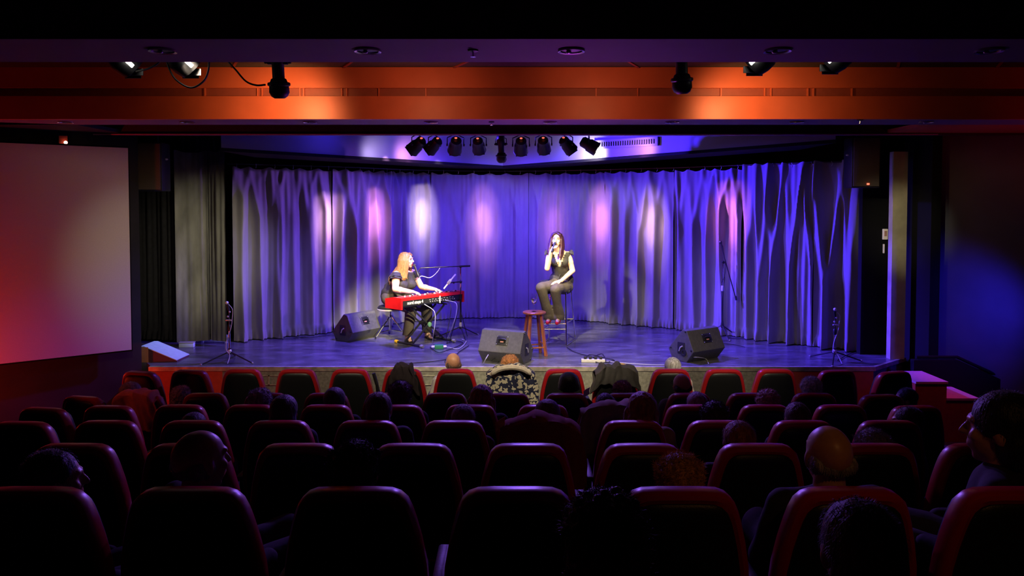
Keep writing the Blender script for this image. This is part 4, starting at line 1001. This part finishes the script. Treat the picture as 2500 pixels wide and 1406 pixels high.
# cables around the keyboard
KM = lambda k, h, o=0: KA+Kd*KL*k+V((0,-.03-o,h))
def flo(px,py): p = onz(px,py,ST); p.z = ST+.012; return p
for i,(pts,mm,lb) in enumerate([
 ([KM(.36,-.12),at(1060,760,10.35),at(1062,790,10.3),at(1058,815,10.3),flo(1056,838)],M_wcable,'pale cable hanging from the middle of the red keyboard'),
 ([KM(.66,-.10),at(1100,745,10.5),at(1097,785,10.45),at(1090,820,10.4),flo(1092,838)],M_cable,'dark cable hanging from the keyboard right of its strap'),
 ([KM(.70,-.10),at(1113,740,10.55),at(1114,765,10.5),at(1105,795,10.5),flo(1092,832)],M_wcable,'pale cable looping from the keyboard sockets to the floor'),
 ([KM(.80,-.09),at(1117,738,10.65),at(1118,760,10.6),at(1110,790,10.55),flo(1098,834)],M_cable,'dark cable beside the pale looping cable under the keyboard'),
 ([at(1125,700,c.y-.03),at(1123,750,c.y-.04),at(1130,780,c.y-.04),flo(1141,799+24)],M_cable,'black cable running down the boom stand pole'),
 ([at(1076,651,10.95),at(1068,663,10.9),at(1058,673,10.85),at(1047,678,10.84),at(1030,674,10.82),mt],M_wcable,'pale microphone cable sagging under the boom arm'),
 ([flo(1050,850),flo(1070,862),flo(1095,856),flo(1120,846),flo(1130,838),flo(1110,834),flo(1090,840)],M_cable,'black cable curled on the floor round the boom stand'),
 ([flo(1078,846),flo(1095,850),flo(1120,853),flo(1138,836),flo(1128,830)],M_wcable,'grey cable on the floor from the green box to the boom stand'),
 ([flo(1145,845),flo(1125,858),flo(1100,876),flo(1060,884),flo(980,890)],M_cable,'black cable crossing the floor behind the bald man in glasses'),
 ([flo(1384,850),flo(1405,862),flo(1440,872),flo(1470,880)],M_cable,'black cable from the bar stool to the power strip'),
 ([flo(1425,884),flo(1440,868),flo(1475,876),flo(1500,882),flo(1462,888),flo(1448,876),flo(1470,866),flo(1480,884)],M_cable,'tangled black cable over the power strip'),
 ([flo(1480,884),flo(1530,889),flo(1580,892),flo(1620,893),flo(1650,890)],M_wcable,'pale cable from the power strip to the right wedge'),
 ([flo(1686,876),onz(1700,872,ST+.09),flo(1722,878),flo(1730,890)],M_wcable,'pale cable arching in front of the right wedge'),
 ([flo(1180,890),onz(1186,876,ST+.10),onz(1192,866,ST+.12)],M_wcable,'white cable with plug under the centre wedge'),
 ([flo(1200,884),onz(1208,874,ST+.06),flo(1222,876),flo(1214,888)],M_cable,'black cable loop under the centre wedge'),
 ([flo(1745,838),flo(1790,843),flo(1818,849)],M_cable,'thick black cable end right of the right wedge'),
 ([flo(700,822),flo(750,826),flo(800,820),flo(826,818)],M_cable,'black cable along the hem of the left curtain'),
 ([flo(640,829),flo(700,829),flo(745,823)],M_cable,'thin black cable at the foot of the left curtain'),
 ([flo(2098,836+22),flo(2070,868),flo(2045,882)],M_cable,'black cable from the curtain to the right short stand')]):
    cable('cable', pts, .0055, mm, lb, 'cables on the stage')
p = flo(1072,851); t = thing('direct_box', 'small green box with white plugs on the floor under the keyboard', 'box', (p.x,p.y,ST), .1)
obj('box_body', MB().cbox((0,0,.028),(.12,.09,.055),bev=.006), mat('green_enamel',(.04,.30,.12),.4), t)
for sx in (-1,1):
    for y in (-.025,.02): obj('plug', MB().lathe([(.009,0),(.011,.005),(.011,.035),(.006,.045)], (sx*.06,y,.03), (sx,0,0), 8), M_white, t)
p = flo(1448,884); t = thing('power_strip', 'pale power strip under tangled cables at the front of the stage', 'power strip', (p.x,p.y,ST), -.05)
obj('strip_body', MB().cbox((0,0,.02),(.30,.07,.04),bev=.006), mat('pale_plastic',(.55,.53,.48),.5), t)
for i in range(4): obj('plug', MB().cbox((-.1+i*.065,0,.055),(.035,.04,.035),bev=.005), M_blackpaint, t)
p = flo(1064,820); t = thing('pedal', 'small beige pedal standing on edge on the floor behind the keyboard stand', 'pedal', (p.x,p.y+.1,ST), .2); obj('pedal_body', MB().cbox((0,0,.05),(.09,.05,.10),bev=.008), mat('beige_plastic',(.5,.45,.32),.5), t); obj('pedal_top', MB().cbox((0,0,.104),(.07,.04,.008)), M_cable, t)
# left wing: low ramp box with lit top, metal frame below the leg curtain
p = onz(385,884,ST); t = thing('ramp_box', 'low wedge-shaped box with pale lit top and reddish side in the left wing', 'ramp', (p.x,p.y,ST), 0)
A0 = onz(336,888,ST)-p; A1 = onz(432,884,ST)-p; h0 = .19
obj('side_board', MB().loft([[V((A0.x,0,0)),V((A1.x,0,0)),V((A1.x,0,.02)),V((A0.x+.05,0,h0)),V((A0.x,0,h0))],[V((A0.x,.35,0)),V((A1.x,.35,0)),V((A1.x,.35,.02)),V((A0.x+.05,.35,h0)),V((A0.x,.35,h0))]]), mat('dark_maroon_board',(.10,.03,.04),.7), t)
obj('end_board', MB().box((A0.x-.005,-.012,0),(A0.x+.09,-.001,h0)), mat('orange_wood',(.55,.25,.12),.5), t)
obj('top_board', MB().loft([[V((A0.x+.04,y,h0+.002)),V((A1.x,y,.022)),V((A1.x,y,.030)),V((A0.x+.04,y,h0+.012)),V((A0.x-.01,y,h0+.012)),V((A0.x-.01,y,h0+.002))] for y in (-.01,.36)]), mat('pale_blue_board',(.5,.62,.68),.5), t)
spot('wing_lamp', (-4.7,9.75,ST+1.6), (p.x,p.y+.1,ST), (.5,.8,1), 22, 34, .7, .03, .4)
p = onz(522,838,ST); t = thing('metal_frame', 'pale metal frame legs showing under the leg curtain', 'frame', (p.x,p.y+.02,ST), 0)
for x in (-.17,.17): obj('leg', MB().box((x-.015,-.015,0),(x+.015,.015,.12)), mat('blue_grey_metal',(.35,.42,.5),.4,.3), t)
obj('bottom_rail', MB().box((-.155,-.01,.02),(.155,.01,.045)), mat('blue_grey_metal',(.35,.42,.5),.4,.3), t)
p = onz(453,849,ST); t = thing('case', 'pale box corner peeking from under the dusty leg curtain', 'case', (p.x,p.y+.05,ST), .1); obj('case_body', MB().cbox((0,0,.03),(.2,.08,.06),bev=.008), mat('pale_blue_board',(.5,.62,.68),.5), t); obj('case_lid', MB().cbox((0,0,.068),(.205,.085,.014),bev=.003), M_silver, t)
# ================================================================ THEATRE SEATS
HALF = [(0,0),(.07,0),(.125,-.003),(.155,-.014),(.178,-.036),(.193,-.07),(.205,-.11),(.222,-.18),(.238,-.27),(.246,-.38),(.246,-.50),(.235,-.58),(.20,-.61),(.1,-.615),(0,-.615)]
def outline(inset=0, y=0, topk=1):
    pts = HALF+[(-x,z) for x,z in HALF[-2:0:-1]]; out = []
    for x, z in pts:
        zc = -.30; k = 1-inset/.24
        out.append(V((x*k, y, (zc+(z-zc)*(1-inset/.30))+1.0)))
    return out
def tilt(v): return V((v.x, v.y-(v.z-.42)*.14, v.z))
def seat_meshes():
    fr = MB().loft([[tilt(p) for p in outline(i,y)] for i,y in [(.05,-.012),(.022,-.022),(.008,-.016),(0,-.002),(0,.05),(.008,.064),(.03,.07)]])
    pn = MB().loft([[tilt(p) for p in outline(i,y)] for i,y in [(.036,-.018),(.036,-.026),(.044,-.034),(.07,-.040),(.12,-.044)]])
    cu = MB().loft([[tilt(p) for p in outline(i,y)] for i,y in [(.03,.066),(.03,.09),(.045,.12),(.09,.135)]])
    st = MB().cbox((0,.32,.36),(.46,.44,.11),bev=.035)
    leg = MB().cbox((0,.16,.18),(.05,.30,.30),bev=.01).cbox((0,.2,.015),(.08,.42,.03),bev=.005)
    arm = MB().cbox((0,.19,.60),(.045,.36,.035),bev=.012).cbox((0,.10,.36),(.03,.08,.46),bev=.008)
    return [(n, m.mesh(n)) for n, m in (('back_frame',fr),('back_panel',pn),('back_cushion',cu),('seat_cushion',st),('pedestal',leg),('armrest',arm))]
SM = seat_meshes()
SMAT = {'back_frame':M_redseat,'back_panel':M_seatblack,'back_cushion':M_seatblack,'seat_cushion':M_seatblack,'pedestal':M_steel,'armrest':M_blackpaint}
ROWN = ['front','second','third','fourth','fifth','sixth','seventh']
def row_pos(r, px, dy=0):
    D = ROWD[r]; X = (px-1250)*D/F; ex = max(0, abs(X)-2.9)
    ang = math.copysign(min(.6, ex*.22), X); D2 = D+dy-ex*.22*.5
    return V((X*(D2/D), D2, ROWZ[r])), ang
def make_seat(r, px, label):
    p, a = row_pos(r, px)
    t = thing('theatre_seat', label, 'seat', tuple(p), a, 'theatre seats in the %s row' % ROWN[r])
    for n, me in SM:
        if n == 'armrest':
            for s in (-1,1):
                o = obj(n, me, SMAT[n], t); o.location = (s*.262,0,0)
        else: obj(n, me, SMAT[n], t)
    return t
NB = 'from the left'
SEATS = {
0: [(345,'leftmost dark seat of the front row, blue-lit right edge, beside the salmon shirt'),(465,'dark front-row seat with a blue-lit right edge, second from the left end'),
    (592,'empty bright red-rimmed front-row seat above the curly grey hair'),(725,'empty red-rimmed front-row seat, the second bright one from the left'),(855,'empty red-rimmed front-row seat just left of the one with the dark jacket'),
    (985,'front-row seat with a dark jacket hung over its top'),(1112,'red-rimmed front-row seat of the bald man in glasses'),(1247,'front-row seat hidden under the flower-patterned jacket'),
    (1375,'red-rimmed front-row seat behind which the dark knitted hat shows'),(1503,'front-row seat under the grey coat, below the blond crown'),(1638,'red-rimmed front-row seat of the white-haired person'),
    (1767,'empty red-rimmed front-row seat right of the bald man of the second row'),(1893,'empty red-rimmed front-row seat, rightmost of the bright ones'),(2042,'tall dark front-row seat before the right short stand, blue rim'),(2180,'rightmost front-row seat, at the red corner of the stage')],
1: [(205,'dark second-row seat at the left end, seen as a blue sliver'),(350,'second-row seat under the crumpled salmon shirt'),(500,'dark second-row seat, third from the left end'),(650,'dark second-row seat in front of the curly grey hair'),
    (797,'second-row seat with a dim red rim left of the round dark head'),(942,'second-row seat with a violet-lit rim left of the tuft-haired person'),(1087,'second-row seat with a purple rim right behind the bald man in glasses'),
    (1240,'second-row seat right behind the flower-patterned jacket'),(1383,'second-row red-rimmed seat of the person in the dark knitted hat'),(1530,'second-row red-rimmed seat of the pinkish-haired person behind the grey coat'),
    (1683,'second-row seat of the bald man at the right'),(1830,'empty second-row seat with red rim right of that bald man'),(1988,'second-row seat of the person with curly white hair'),(2150,'second-row seat at the right end, violet rim near the red stage corner')],
2: [(110,'far left third-row seat showing as a blue streak'),(268,'third-row seat with a blue streak left of the salmon shirt'),(440,'third-row dark seat under the left grey purple head'),(612,'third-row seat of the person with curly grey hair at the left'),
    (797,'third-row seat with a red line along its top, round dark head in front'),(972,'third-row seat of the tuft-haired person, violet right edge'),(1149,'third-row seat with a violet arc, head of auburn curls above'),
    (1326,'third-row seat with violet ends poking out beside the wide dark head'),(1503,'third-row seat under the tan quilted coat'),(1688,'third-row seat with violet rim, faded purple hair above it'),(1868,'third-row seat of the wavy mauve-haired person at the right'),
    (2052,'third-row seat at the right, violet left rim above the bald crown'),(2235,'third-row dark seat near the right end')],
3: [(55,'far left fourth-row seat, a blue streak above the leftmost head'),(262,'fourth-row seat with a blue streak left of the tall grey man'),(472,'fourth-row seat behind two violet-lit heads at the left'),(683,'fourth-row seat of the smooth round dark head at the left'),
    (897,'fourth-row seat of the head with violet halo, blue right edge'),(1108,'fourth-row seat of the flat-topped lilac hair'),(1320,'fourth-row seat covered by the hooded rust coat'),(1545,'fourth-row seat of the tall smooth-haired head, blue left shoulder'),
    (1752,'fourth-row seat with blue arc below the tousled indigo head'),(1960,'fourth-row seat of the mauve head at the right'),(2170,'fourth-row seat of the person turned left in profile')],
4: [(185,'fifth-row seat with a thin blue streak at the left'),(460,'fifth-row seat directly in front of the tall man at the left'),(730,'empty fifth-row seat, leftmost with a clear violet top line'),(1010,'empty fifth-row seat with violet top line, left of the middle one'),
    (1288,'empty fifth-row seat with violet top line, nearest the centre'),(1568,'empty fifth-row seat with violet top line, right of the centre one'),(1848,'fifth-row seat with faint violet line under the maroon head'),(2130,'fifth-row dark seat in front of the shiny bald man'),(2395,'fifth-row seat at the right with a blue left edge')],
5: [(85,'sixth-row seat of the leftmost big head, blue edge'),(468,'sixth-row seat of the tall man, violet right shoulder'),(868,'sixth-row seat of the tousled dark head, violet right shoulder'),(1258,'empty sixth-row seat with a long violet top line, lowest in the middle'),
    (1655,'sixth-row seat with maroon top band, reddish hair above it'),(2065,'sixth-row seat of the shiny bald man'),(2465,'sixth-row seat at the right edge, violet left arc')],
6: [(1480,'seventh-row seat of the big dark head in the bottom middle'),(2110,'seventh-row seat of the big head at bottom right')],
}
for r, L in SEATS.items():
    for px, lab in L: make_seat(r, px, lab)

# ================================================================ AUDIENCE
HK = 1.13
def aud_body():
    P = dict(C=V((0,.02,1.075)), nb=V((0,-.0,.95)), ch=V((0,0,.77)), pel=V((0,.02,.55)))
    B = basis((0,1,0)); b = MB(); head_prims(b, P['C'], B, P['nb'], HK); sh = .175
    b.ball(P['ch'], (.165,.115,.19), B, 3); b.cap(V((-sh,0,.89)),.06,V((sh,0,.89)),.06); b.cap(P['nb'],.06,P['ch']+V((0,0,.08)),.1); b.ball(P['pel'],(.175,.14,.13),B,3); b.cap(P['ch'],.13,P['pel'],.14)
    for s in (-1,1):
        el = V((s*.235,.03,.67)); wr = V((s*.12,.26,.64)); limb(b,[V((s*sh,0,.89)),el,wr],[.055,.044,.028])
        hand_prims(b, wr, V((-s*.5,.8,-.25)), V((0,0,-1)), V((-s*.8,-.5,0)), curl=.3)
        k_ = V((s*.11,.48,.60)); a_ = V((s*.12,.50,.10)); limb(b,[V((s*.09,.03,.56)),k_,a_],[.09,.062,.042])
    body = blob(b,.0085,3,name='body')
    g = MB(); g.ball(P['ch'],(.19,.135,.2),B,3); g.cap(V((-sh,0,.885)),.075,V((sh,0,.885)),.075); g.cap(P['nb']-V((0,0,.035)),.075,P['ch']+V((0,0,.08)),.11); g.cap(P['ch'],.145,P['pel']+V((0,0,.03)),.165)
    for s in (-1,1): g.chain([V((s*sh,0,.89)),V((s*.24,.03,.67)),V((s*.14,.22,.645))],[.07,.06,.042],3)
    shirt = blob(g,.012,2,.012,9,name='shirt')
    g = MB(); g.ball(P['pel'],(.19,.155,.12),B,3)
    for s in (-1,1): g.chain([V((s*.09,.03,.57)),V((s*.11,.48,.60)),V((s*.12,.50,.12))],[.105,.08,.065],3)
    tr = blob(g,.014,2,.01,9,name='trousers')
    shoe = MB().cap(V((0,.46,.05)),.048,V((0,.62,.04)),.040,3); shoe = blob(shoe,.012,2,name='shoe',cut=None)
    return body, shirt, tr, shoe
ABODY, ASHIRT, ATR, ASHOE = aud_body()
def hairmesh(kind):
    B = basis((0,1,0)); C = V((0,.02,1.075)); g = lambda x,y,z: C+V((x,y,z)); h = MB(); amp, fq, vx, rg = .006, 40, .009, (1,1,.3)
    if kind == 'short': h.ball(g(0,-.025,.035),(.083,.098,.088),B,3).ball(g(0,-.055,-.03),(.078,.055,.075),B,3)
    elif kind == 'smooth': h.ball(g(0,-.025,.035),(.09,.105,.093),B,3).ball(g(0,-.05,-.04),(.09,.07,.10),B,3); amp = .003
    elif kind == 'curly':
        h.ball(g(0,-.025,.035),(.092,.105,.094),B,3).ball(g(0,-.055,-.035),(.09,.065,.08),B,3); amp, fq, rg, vx = .016, 45, None, .006
    elif kind == 'bob':
        h.ball(g(0,-.025,.04),(.094,.105,.095),B,3).ball(g(0,-.05,-.05),(.098,.075,.11),B,3)
        for s in (-1,1): h.cap(g(s*.085,-.01,.0),.03,g(s*.09,.0,-.12),.022)
    elif kind == 'fringe':
        for s in (-1,1): h.ball(g(s*.060,-.03,-.014),(.018,.055,.034),B,3)
        h.ball(g(0,-.070,-.022),(.064,.024,.026),B,3); amp = .006; fq = 70
    elif kind == 'tuft':
        h.ball(g(0,-.02,.04),(.088,.1,.09),B,3).ball(g(0,-.055,-.03),(.08,.06,.08),B,3); rd = random.Random(2)
        for i in range(60):
            a = rd.uniform(-1.3,1.3); e = rd.uniform(-1.2,.5); d = V((math.sin(a)*math.cos(e), math.sin(e), math.cos(a)*math.cos(e))); p = g(0,-.02,.035)+d*.08
            h.cap(p,.012,p+d*.014+V((rd.uniform(-.01,.01),0,rd.uniform(.0,.006))),.006,1)
        amp = .006; fq = 60; vx = .006
    elif kind == 'beanie':
        h.ball(g(0,-.018,.05),(.092,.105,.092),B,3); h.lathe([(.08,-.035),(.098,-.03),(.099,.015),(.094,.03)], g(0,-.02,.02), (0,-.15,1), 28); amp = .002; fq = 120
    h.v = [C+(p-C)*HK for p in h.v]
    return blob(h, vx, 1, amp, fq, name='hair', ridge=rg, seed=len(kind)*3)
def strands(kind, n, ln):
    me = HM[kind]; rd = random.Random(len(kind)); mb = MB(); C = V((0,.02,1.075)); ps = me.polygons; k = len(ps)
    for _ in range(n):
        f = ps[rd.randrange(k)]; p = V(f.center); nn = V(f.normal)
        if p.y > C.y+.075: continue
        dn = V((rd.uniform(-.5,.5), -.4 if p.z > C.z else -.1, -1 if kind != 'tuft' else .3)); dn = (dn-nn*dn.dot(nn))
        if kind == 'curly': dn = V((rd.uniform(-1,1),rd.uniform(-1,1),rd.uniform(-1,1)))
        sd = nn.cross(dn).normalized()*.0009; l = ln*rd.uniform(.5,1.2)
        a = p-nn*.004; b = p+nn*l*.35+dn.normalized()*l*.25; c = b+nn*l*.15+dn.normalized()*l*.55
        mb.add([a-sd,a+sd,b+sd,b-sd,c], [(0,1,2,3),(3,2,4)])
    return mb.mesh('hair_strands')
HM = {k: hairmesh(k) for k in ('short','smooth','curly','bob','fringe','tuft','beanie')}
HS = {k: strands(k, n, l) for k, n, l in (('short',2600,.022),('smooth',1500,.015),('curly',4200,.022),('bob',2200,.02),('fringe',1800,.009),('tuft',4200,.028))}
def M_hair(n, c): return mat('hair_'+n, c, .5, var=.45, vscale=50, bump=.5, bscale=110, stretch=(1,1,.3), sheen=.2)
def M_cl(n, c): return mat('cloth_'+n, c, .85, var=.1, vscale=30, bump=.15, bscale=30)
def person(r, px, ytop, label, kind, hc, shirt='black', skin=None, yaw=0, dy=.20, hat=False):
    D = ROWD[r]+dy; p, a = row_pos(r, px, dy); X = (px-1250)*D/F; p.x = X*(p.y/D)
    top = at(px, ytop, p.y).z-ROWZ[r]; H0 = 1.222; s = top/H0; s = max(.8, min(1.06, s))
    t = thing('person', label, 'person', tuple(p), a, scale=s)
    sk = skin or M_skin2
    def add(n, me, m):
        o = obj(n, me, m, t); return o
    add('body', ABODY, sk); add('shirt', ASHIRT, M_cl(shirt, CL[shirt])); add('trousers', ATR, M_cl('charcoal',(.03,.03,.035)))
    for sg in (-1,1):
        o = add('shoe', ASHOE, M_blackpaint); o.location = (sg*.12,0,0)
    h = add('knitted_hat' if hat else 'hair', HM[kind], M_hair(hc, HC[hc]))
    if kind in HS: q = add('hair_strands', HS[kind], M_hair(hc, HC[hc])); q['kind'] = 'stuff'
    if yaw: t.rotation_euler = (0,0,a+yaw); INV[t.name] = (Matrix.Translation(p) @ Matrix.Rotation(a+yaw,4,'Z') @ Matrix.Scale(s,4)).inverted()
    return t, s
CL = dict(black=(.02,.02,.022), white=(.7,.68,.62), navy=(.02,.025,.06), tan=(.28,.2,.12), grey=(.2,.22,.24), salmon=(.75,.22,.16), maroon=(.12,.02,.02), mauve=(.3,.2,.3), brown=(.1,.05,.03), cream=(.65,.6,.5))
HC = dict(white=(.75,.74,.72), grey=(.27,.24,.24), dark=(.035,.022,.02), auburn=(.28,.08,.03), ginger=(.55,.24,.08), blond=(.7,.46,.18), pinkish=(.5,.3,.25), brown=(.12,.06,.04), black=(.006,.006,.008), mauve=(.38,.28,.34))
g_, sc = person(0,1106,857,'bald man with thin dark glasses and white patterned shirt in the front row','fringe','brown','white',yaw=.35)
gl = MB(); 
def glasses(t):
    C = V((0,.02,1.075)); B = Matrix.Identity(3); f = MB()
    for s in (-1,1):
        f.tube([C+V((s*(.034+.024*math.cos(a)),.098,.006+.018*math.sin(a))) for a in [k*PI/6 for k in range(13)]],.0025,6)
        f.tube([C+V((s*.058,.096,.012)),C+V((s*.08,.04,.012)),C+V((s*.082,-.005,.006))],.0025,6)
    f.tube([C+V((-.012,.1,.01)),C+V((.012,.1,.01))],.0025,6)
    f.v = [C+(p-C)*HK for p in f.v]; obj('glasses', f, M_ruf, t)
glasses(g_)
person(0,1245,866,'person with short ginger hair above the flower-patterned jacket in the front row','curly','ginger','navy')
person(0,1520,885,'person whose blond crown shows over the grey coat in the front row','short','blond','black')
person(0,1645,871,'person with straight silver-white hair in the front row before the right wedge','smooth','white','cream')
person(1,1390,911,'person in a dark knitted hat in the second row','beanie','black','black',hat=True)
g_, sc = person(1,1669,907,'bald tanned man with glasses and grey shirt in the second row','fringe','dark','grey',yaw=.2); glasses(g_)
person(1,1521,929,'person with thin pinkish-blond hair in the second row behind the grey coat','curly','pinkish','black')
person(1,1986,919,'person with curly white hair in the second row right','curly','white','black')
person(1,312,930,'mauve-lit head in right profile just above the crumpled salmon shirt','short','mauve','salmon',yaw=-.7)
person(1,435,941,'person with grey hair lit lilac, left side, under the dark front seats','curly','mauve','black')
person(1,2222,945,'dark person in left profile low at the right aisle','short','dark','black',yaw=1.2)
person(2,630,947,'person with curly grey hair under the leftmost bright red seat','curly','grey','black')
person(2,813,944,'person with a smooth dark crown between red seat edges, third row left','smooth','dark','black')
person(2,975,931,'person with tufted brown hair in the third row under the dark jacket','tuft','brown','black')
person(2,1175,940,'person with auburn curls edged purple, third row centre','bob','auburn','black')
person(2,1480,957,'person with dark hair beside the tan quilted coat','short','dark','tan')
person(2,1705,954,'person with faded purple-lit hair directly behind the second-row bald man','short','mauve','grey')
person(2,1880,950,'person with wavy hair under the rightmost red seats, third row','curly','pinkish','black')
person(3,465,1005,'dark head with violet arc behind the tall man at the left','smooth','dark','black')
person(3,688,962,'smooth round dark head with a purple right edge, fourth row left','smooth','dark','black')
person(3,922,954,'round head with a violet halo, fourth row left of centre','short','brown','black')
person(3,1130,984,'flat-topped lilac-lit grey head in the fourth row, scarf below','short','grey','brown')
person(3,1337,973,'wide dark head above the hooded rust coat, fourth row centre','smooth','brown','maroon')
person(3,1570,957,'tall smooth head with violet left edge, fourth row right of centre','bob','auburn','tan')
person(3,1748,980,'tousled indigo-edged dark head, fourth row right','tuft','dark','black')
person(3,1953,979,'mauve-haired person in front of the curly white-haired one, fourth row','short','brown','black')
person(3,2228,990,'person with mauve-lit collar near the right aisle, fourth row','short','dark','mauve',yaw=.9)
person(4,1810,1023,'round maroon-lit head, fifth row right','short','auburn','black')
person(4,2140,1048,'person with a small lilac tuft beside the shiny bald man','tuft','grey','black')
person(5,110,1093,'large leftmost head in profile with purple face edge','short','dark','black',yaw=-1.0)
person(5,470,1038,'tall maroon-lit man looking right, left side of the sixth row','fringe','grey','black',yaw=-.7)
person(5,862,1076,'large tousled dark head with purple right side, sixth row','tuft','dark','black')
person(5,1665,1108,'person with reddish hair swept back above the maroon seat top, sixth row','tuft','ginger','black')
person(5,2035,1027,'large bald man with shiny amber-lit crown at the right','fringe','grey','black')
person(5,2470,950,'tall dark person cut by the right edge of the photo, in left profile','smooth','black','black',yaw=.9)
person(6,1480,1196,'biggest dark head in the bottom middle, curls tinged maroon','curly','brown','black')
person(6,2115,1212,'big dark head at bottom right with lilac-edged hair','short','brown','black')

# ================================================================ COATS OVER SEATS
def drape(r, px, label, name, m, w=.50, top=1.02, front=.25, back=.3, th=.17, fold=.02, seed=0, cat='jacket', skew=0, ztop_bump=0):
    p, a = row_pos(r, px); t = thing(name, label, cat, tuple(p), a)
    nu, nv = 44, 40; Ltot = front+back+.12
    def P(i, j):
        u = -1+2*i/(nu-1); v = j/(nv-1); L = v*Ltot
        # arc over the back: front hang -> top -> back (towards camera) hang
        wid = w/2
        if L < front: z = top-(front-L); y = .10
        elif L < front+.12:
            k = (L-front)/.12; z = top+.015*math.sin(PI*k); y = .10-(th)*k
        else: z = top-(L-front-.12); y = .10-th
        drop = (.06*abs(u)**4+.03*abs(u)**2)
        x = u*wid*(1+.16*min(1,max(0,(top-z)/.2)))+skew*(v-.5)
        z -= drop
        n = noise.noise(V((u*1.8, v*2, seed)))*fold*1.5+noise.noise(V((u*5, v*1.5, seed+5)))*fold*.7
        s_ = -1 if y < .02 else 1
        q = V((x+noise.noise(V((u*2,v*6,seed+1)))*.02, y+s_*n, z+ (n*.8 if front <= L <= front+.12 else 0) + ztop_bump*noise.noise(V((u*4,seed,0)))))
        return V((q.x, q.y-(q.z-.42)*.14, q.z))
    mb = MB().grid(P, nu, nv); me = mb.mesh(name)
    o = bpy.data.objects.new('cloth', me); me.materials.append(m); link(o, t)
    md = o.modifiers.new('s','SOLIDIFY'); md.thickness = .012; md.offset = 0
    return t
# flower print
fm = bpy.data.materials.new('flower_print_denim'); fm.use_nodes = True; nt = fm.node_tree; b_ = nt.nodes['Principled BSDF']; b_.inputs['Roughness'].default_value = .85
tc = nt.nodes.new('ShaderNodeTexCoord'); vo = nt.nodes.new('ShaderNodeTexVoronoi'); vo.inputs['Scale'].default_value = 24; vo.inputs['Randomness'].default_value = 1
rp = nt.nodes.new('ShaderNodeValToRGB'); rp.color_ramp.interpolation = 'CONSTANT'; e = rp.color_ramp.elements; e[0].position = 0; e[0].color = (.7,.66,.5,1); e[1].position = .50; e[1].color = (.02,.025,.07,1)
nz = nt.nodes.new('ShaderNodeTexNoise'); nz.inputs['Scale'].default_value = 14; mx = nt.nodes.new('ShaderNodeMixRGB'); mx.inputs[0].default_value = .12
nt.links.new(tc.outputs['Object'], nz.inputs[0]); nt.links.new(tc.outputs['Object'], mx.inputs[1]); nt.links.new(nz.outputs['Color'], mx.inputs[2]); nt.links.new(mx.outputs[0], vo.inputs['Vector'])
nt.links.new(vo.outputs['Distance'], rp.inputs[0]); nt.links.new(rp.outputs[0], b_.inputs['Base Color'])
j = drape(0,1248,'navy jacket with cream flower print and cream collar over a front-row seat','flowered_jacket',fm,w=.50,top=1.035,back=.45,fold=.016,seed=4)
cl = MB(); pts = [V((math.sin(a)*.21, -.16-.0*a-.02*math.cos(a), 1.045-.075*(abs(a)/1.2)**2*1.0)) for a in [-1.25+2.5*k/16 for k in range(17)]]
cl.tube(pts,[.012]+[.028]*15+[.012],8); obj('collar', cl, M_cl('cream',CL['cream']), j)
drape(0,985,'dark crumpled jacket hung over the top of a front-row seat','dark_jacket',M_cl('jacket_black',(.035,.025,.03)),w=.26,top=1.05,back=.24,fold=.03,seed=8,skew=.05,ztop_bump=.03)
drape(0,1503,'grey padded coat spread over a front-row seat below the blond crown','grey_coat',M_cl('coat_grey',(.11,.105,.10)),w=.44,top=1.045,back=.19,fold=.03,seed=12,ztop_bump=.03)
drape(2,1490,'tan quilted coat over the back of a third-row seat','tan_coat',M_cl('tan',CL['tan']),w=.46,top=1.03,back=.45,fold=.03,seed=15)
drape(3,1320,'hooded rust-coloured coat spread wide over a fourth-row seat','rust_coat',M_cl('rust',(.30,.045,.02)),w=.50,top=1.03,back=.5,fold=.025,seed=18)
drape(1,340,'salmon shirt spread crumpled over a dark seat top at the left, red-lit','salmon_shirt',M_cl('salmon',CL['salmon']),w=.40,top=1.03,back=.34,fold=.04,seed=23,cat='shirt',skew=.12)
# umbrella leaning between front seats
p = at(918,935,7.85); t = thing('umbrella', 'closed dark umbrella leaning between two front-row seats left of the dark jacket', 'umbrella', (p.x,p.y,0))
obj('handle', MB().tube([at(912,911,7.85),at(920,938,7.86)],.020,8), M_steel, t, True); obj('canopy', MB().tube([at(920,936,7.86),at(926,975,7.9),V((p.x+.1,7.95,.02))],[.016,.03,.012],8), M_cable, t, True)
# programme leaflets
for px, py, D, m, lab in [(1222,1042,4.6,M_cl('salmon',CL['salmon']),'crumpled pinkish leaflet held between fourth-row seats left of the rust coat'),(1432,963,6.5,M_white,'small white leaflet beside the second-row seat of the dark knitted hat')]:
    p = at(px,py,D); t = thing('leaflet', lab, 'paper', tuple(p), .3); mm = MB().grid(lambda i,j: V(((i-3)*.010, .012*math.sin(i*.9+j)*.6, (j-3)*.010+.006*i)),7,7)
    o = obj('sheet', mm, m, t); q = o.modifiers.new('s','SOLIDIFY'); q.thickness = .002
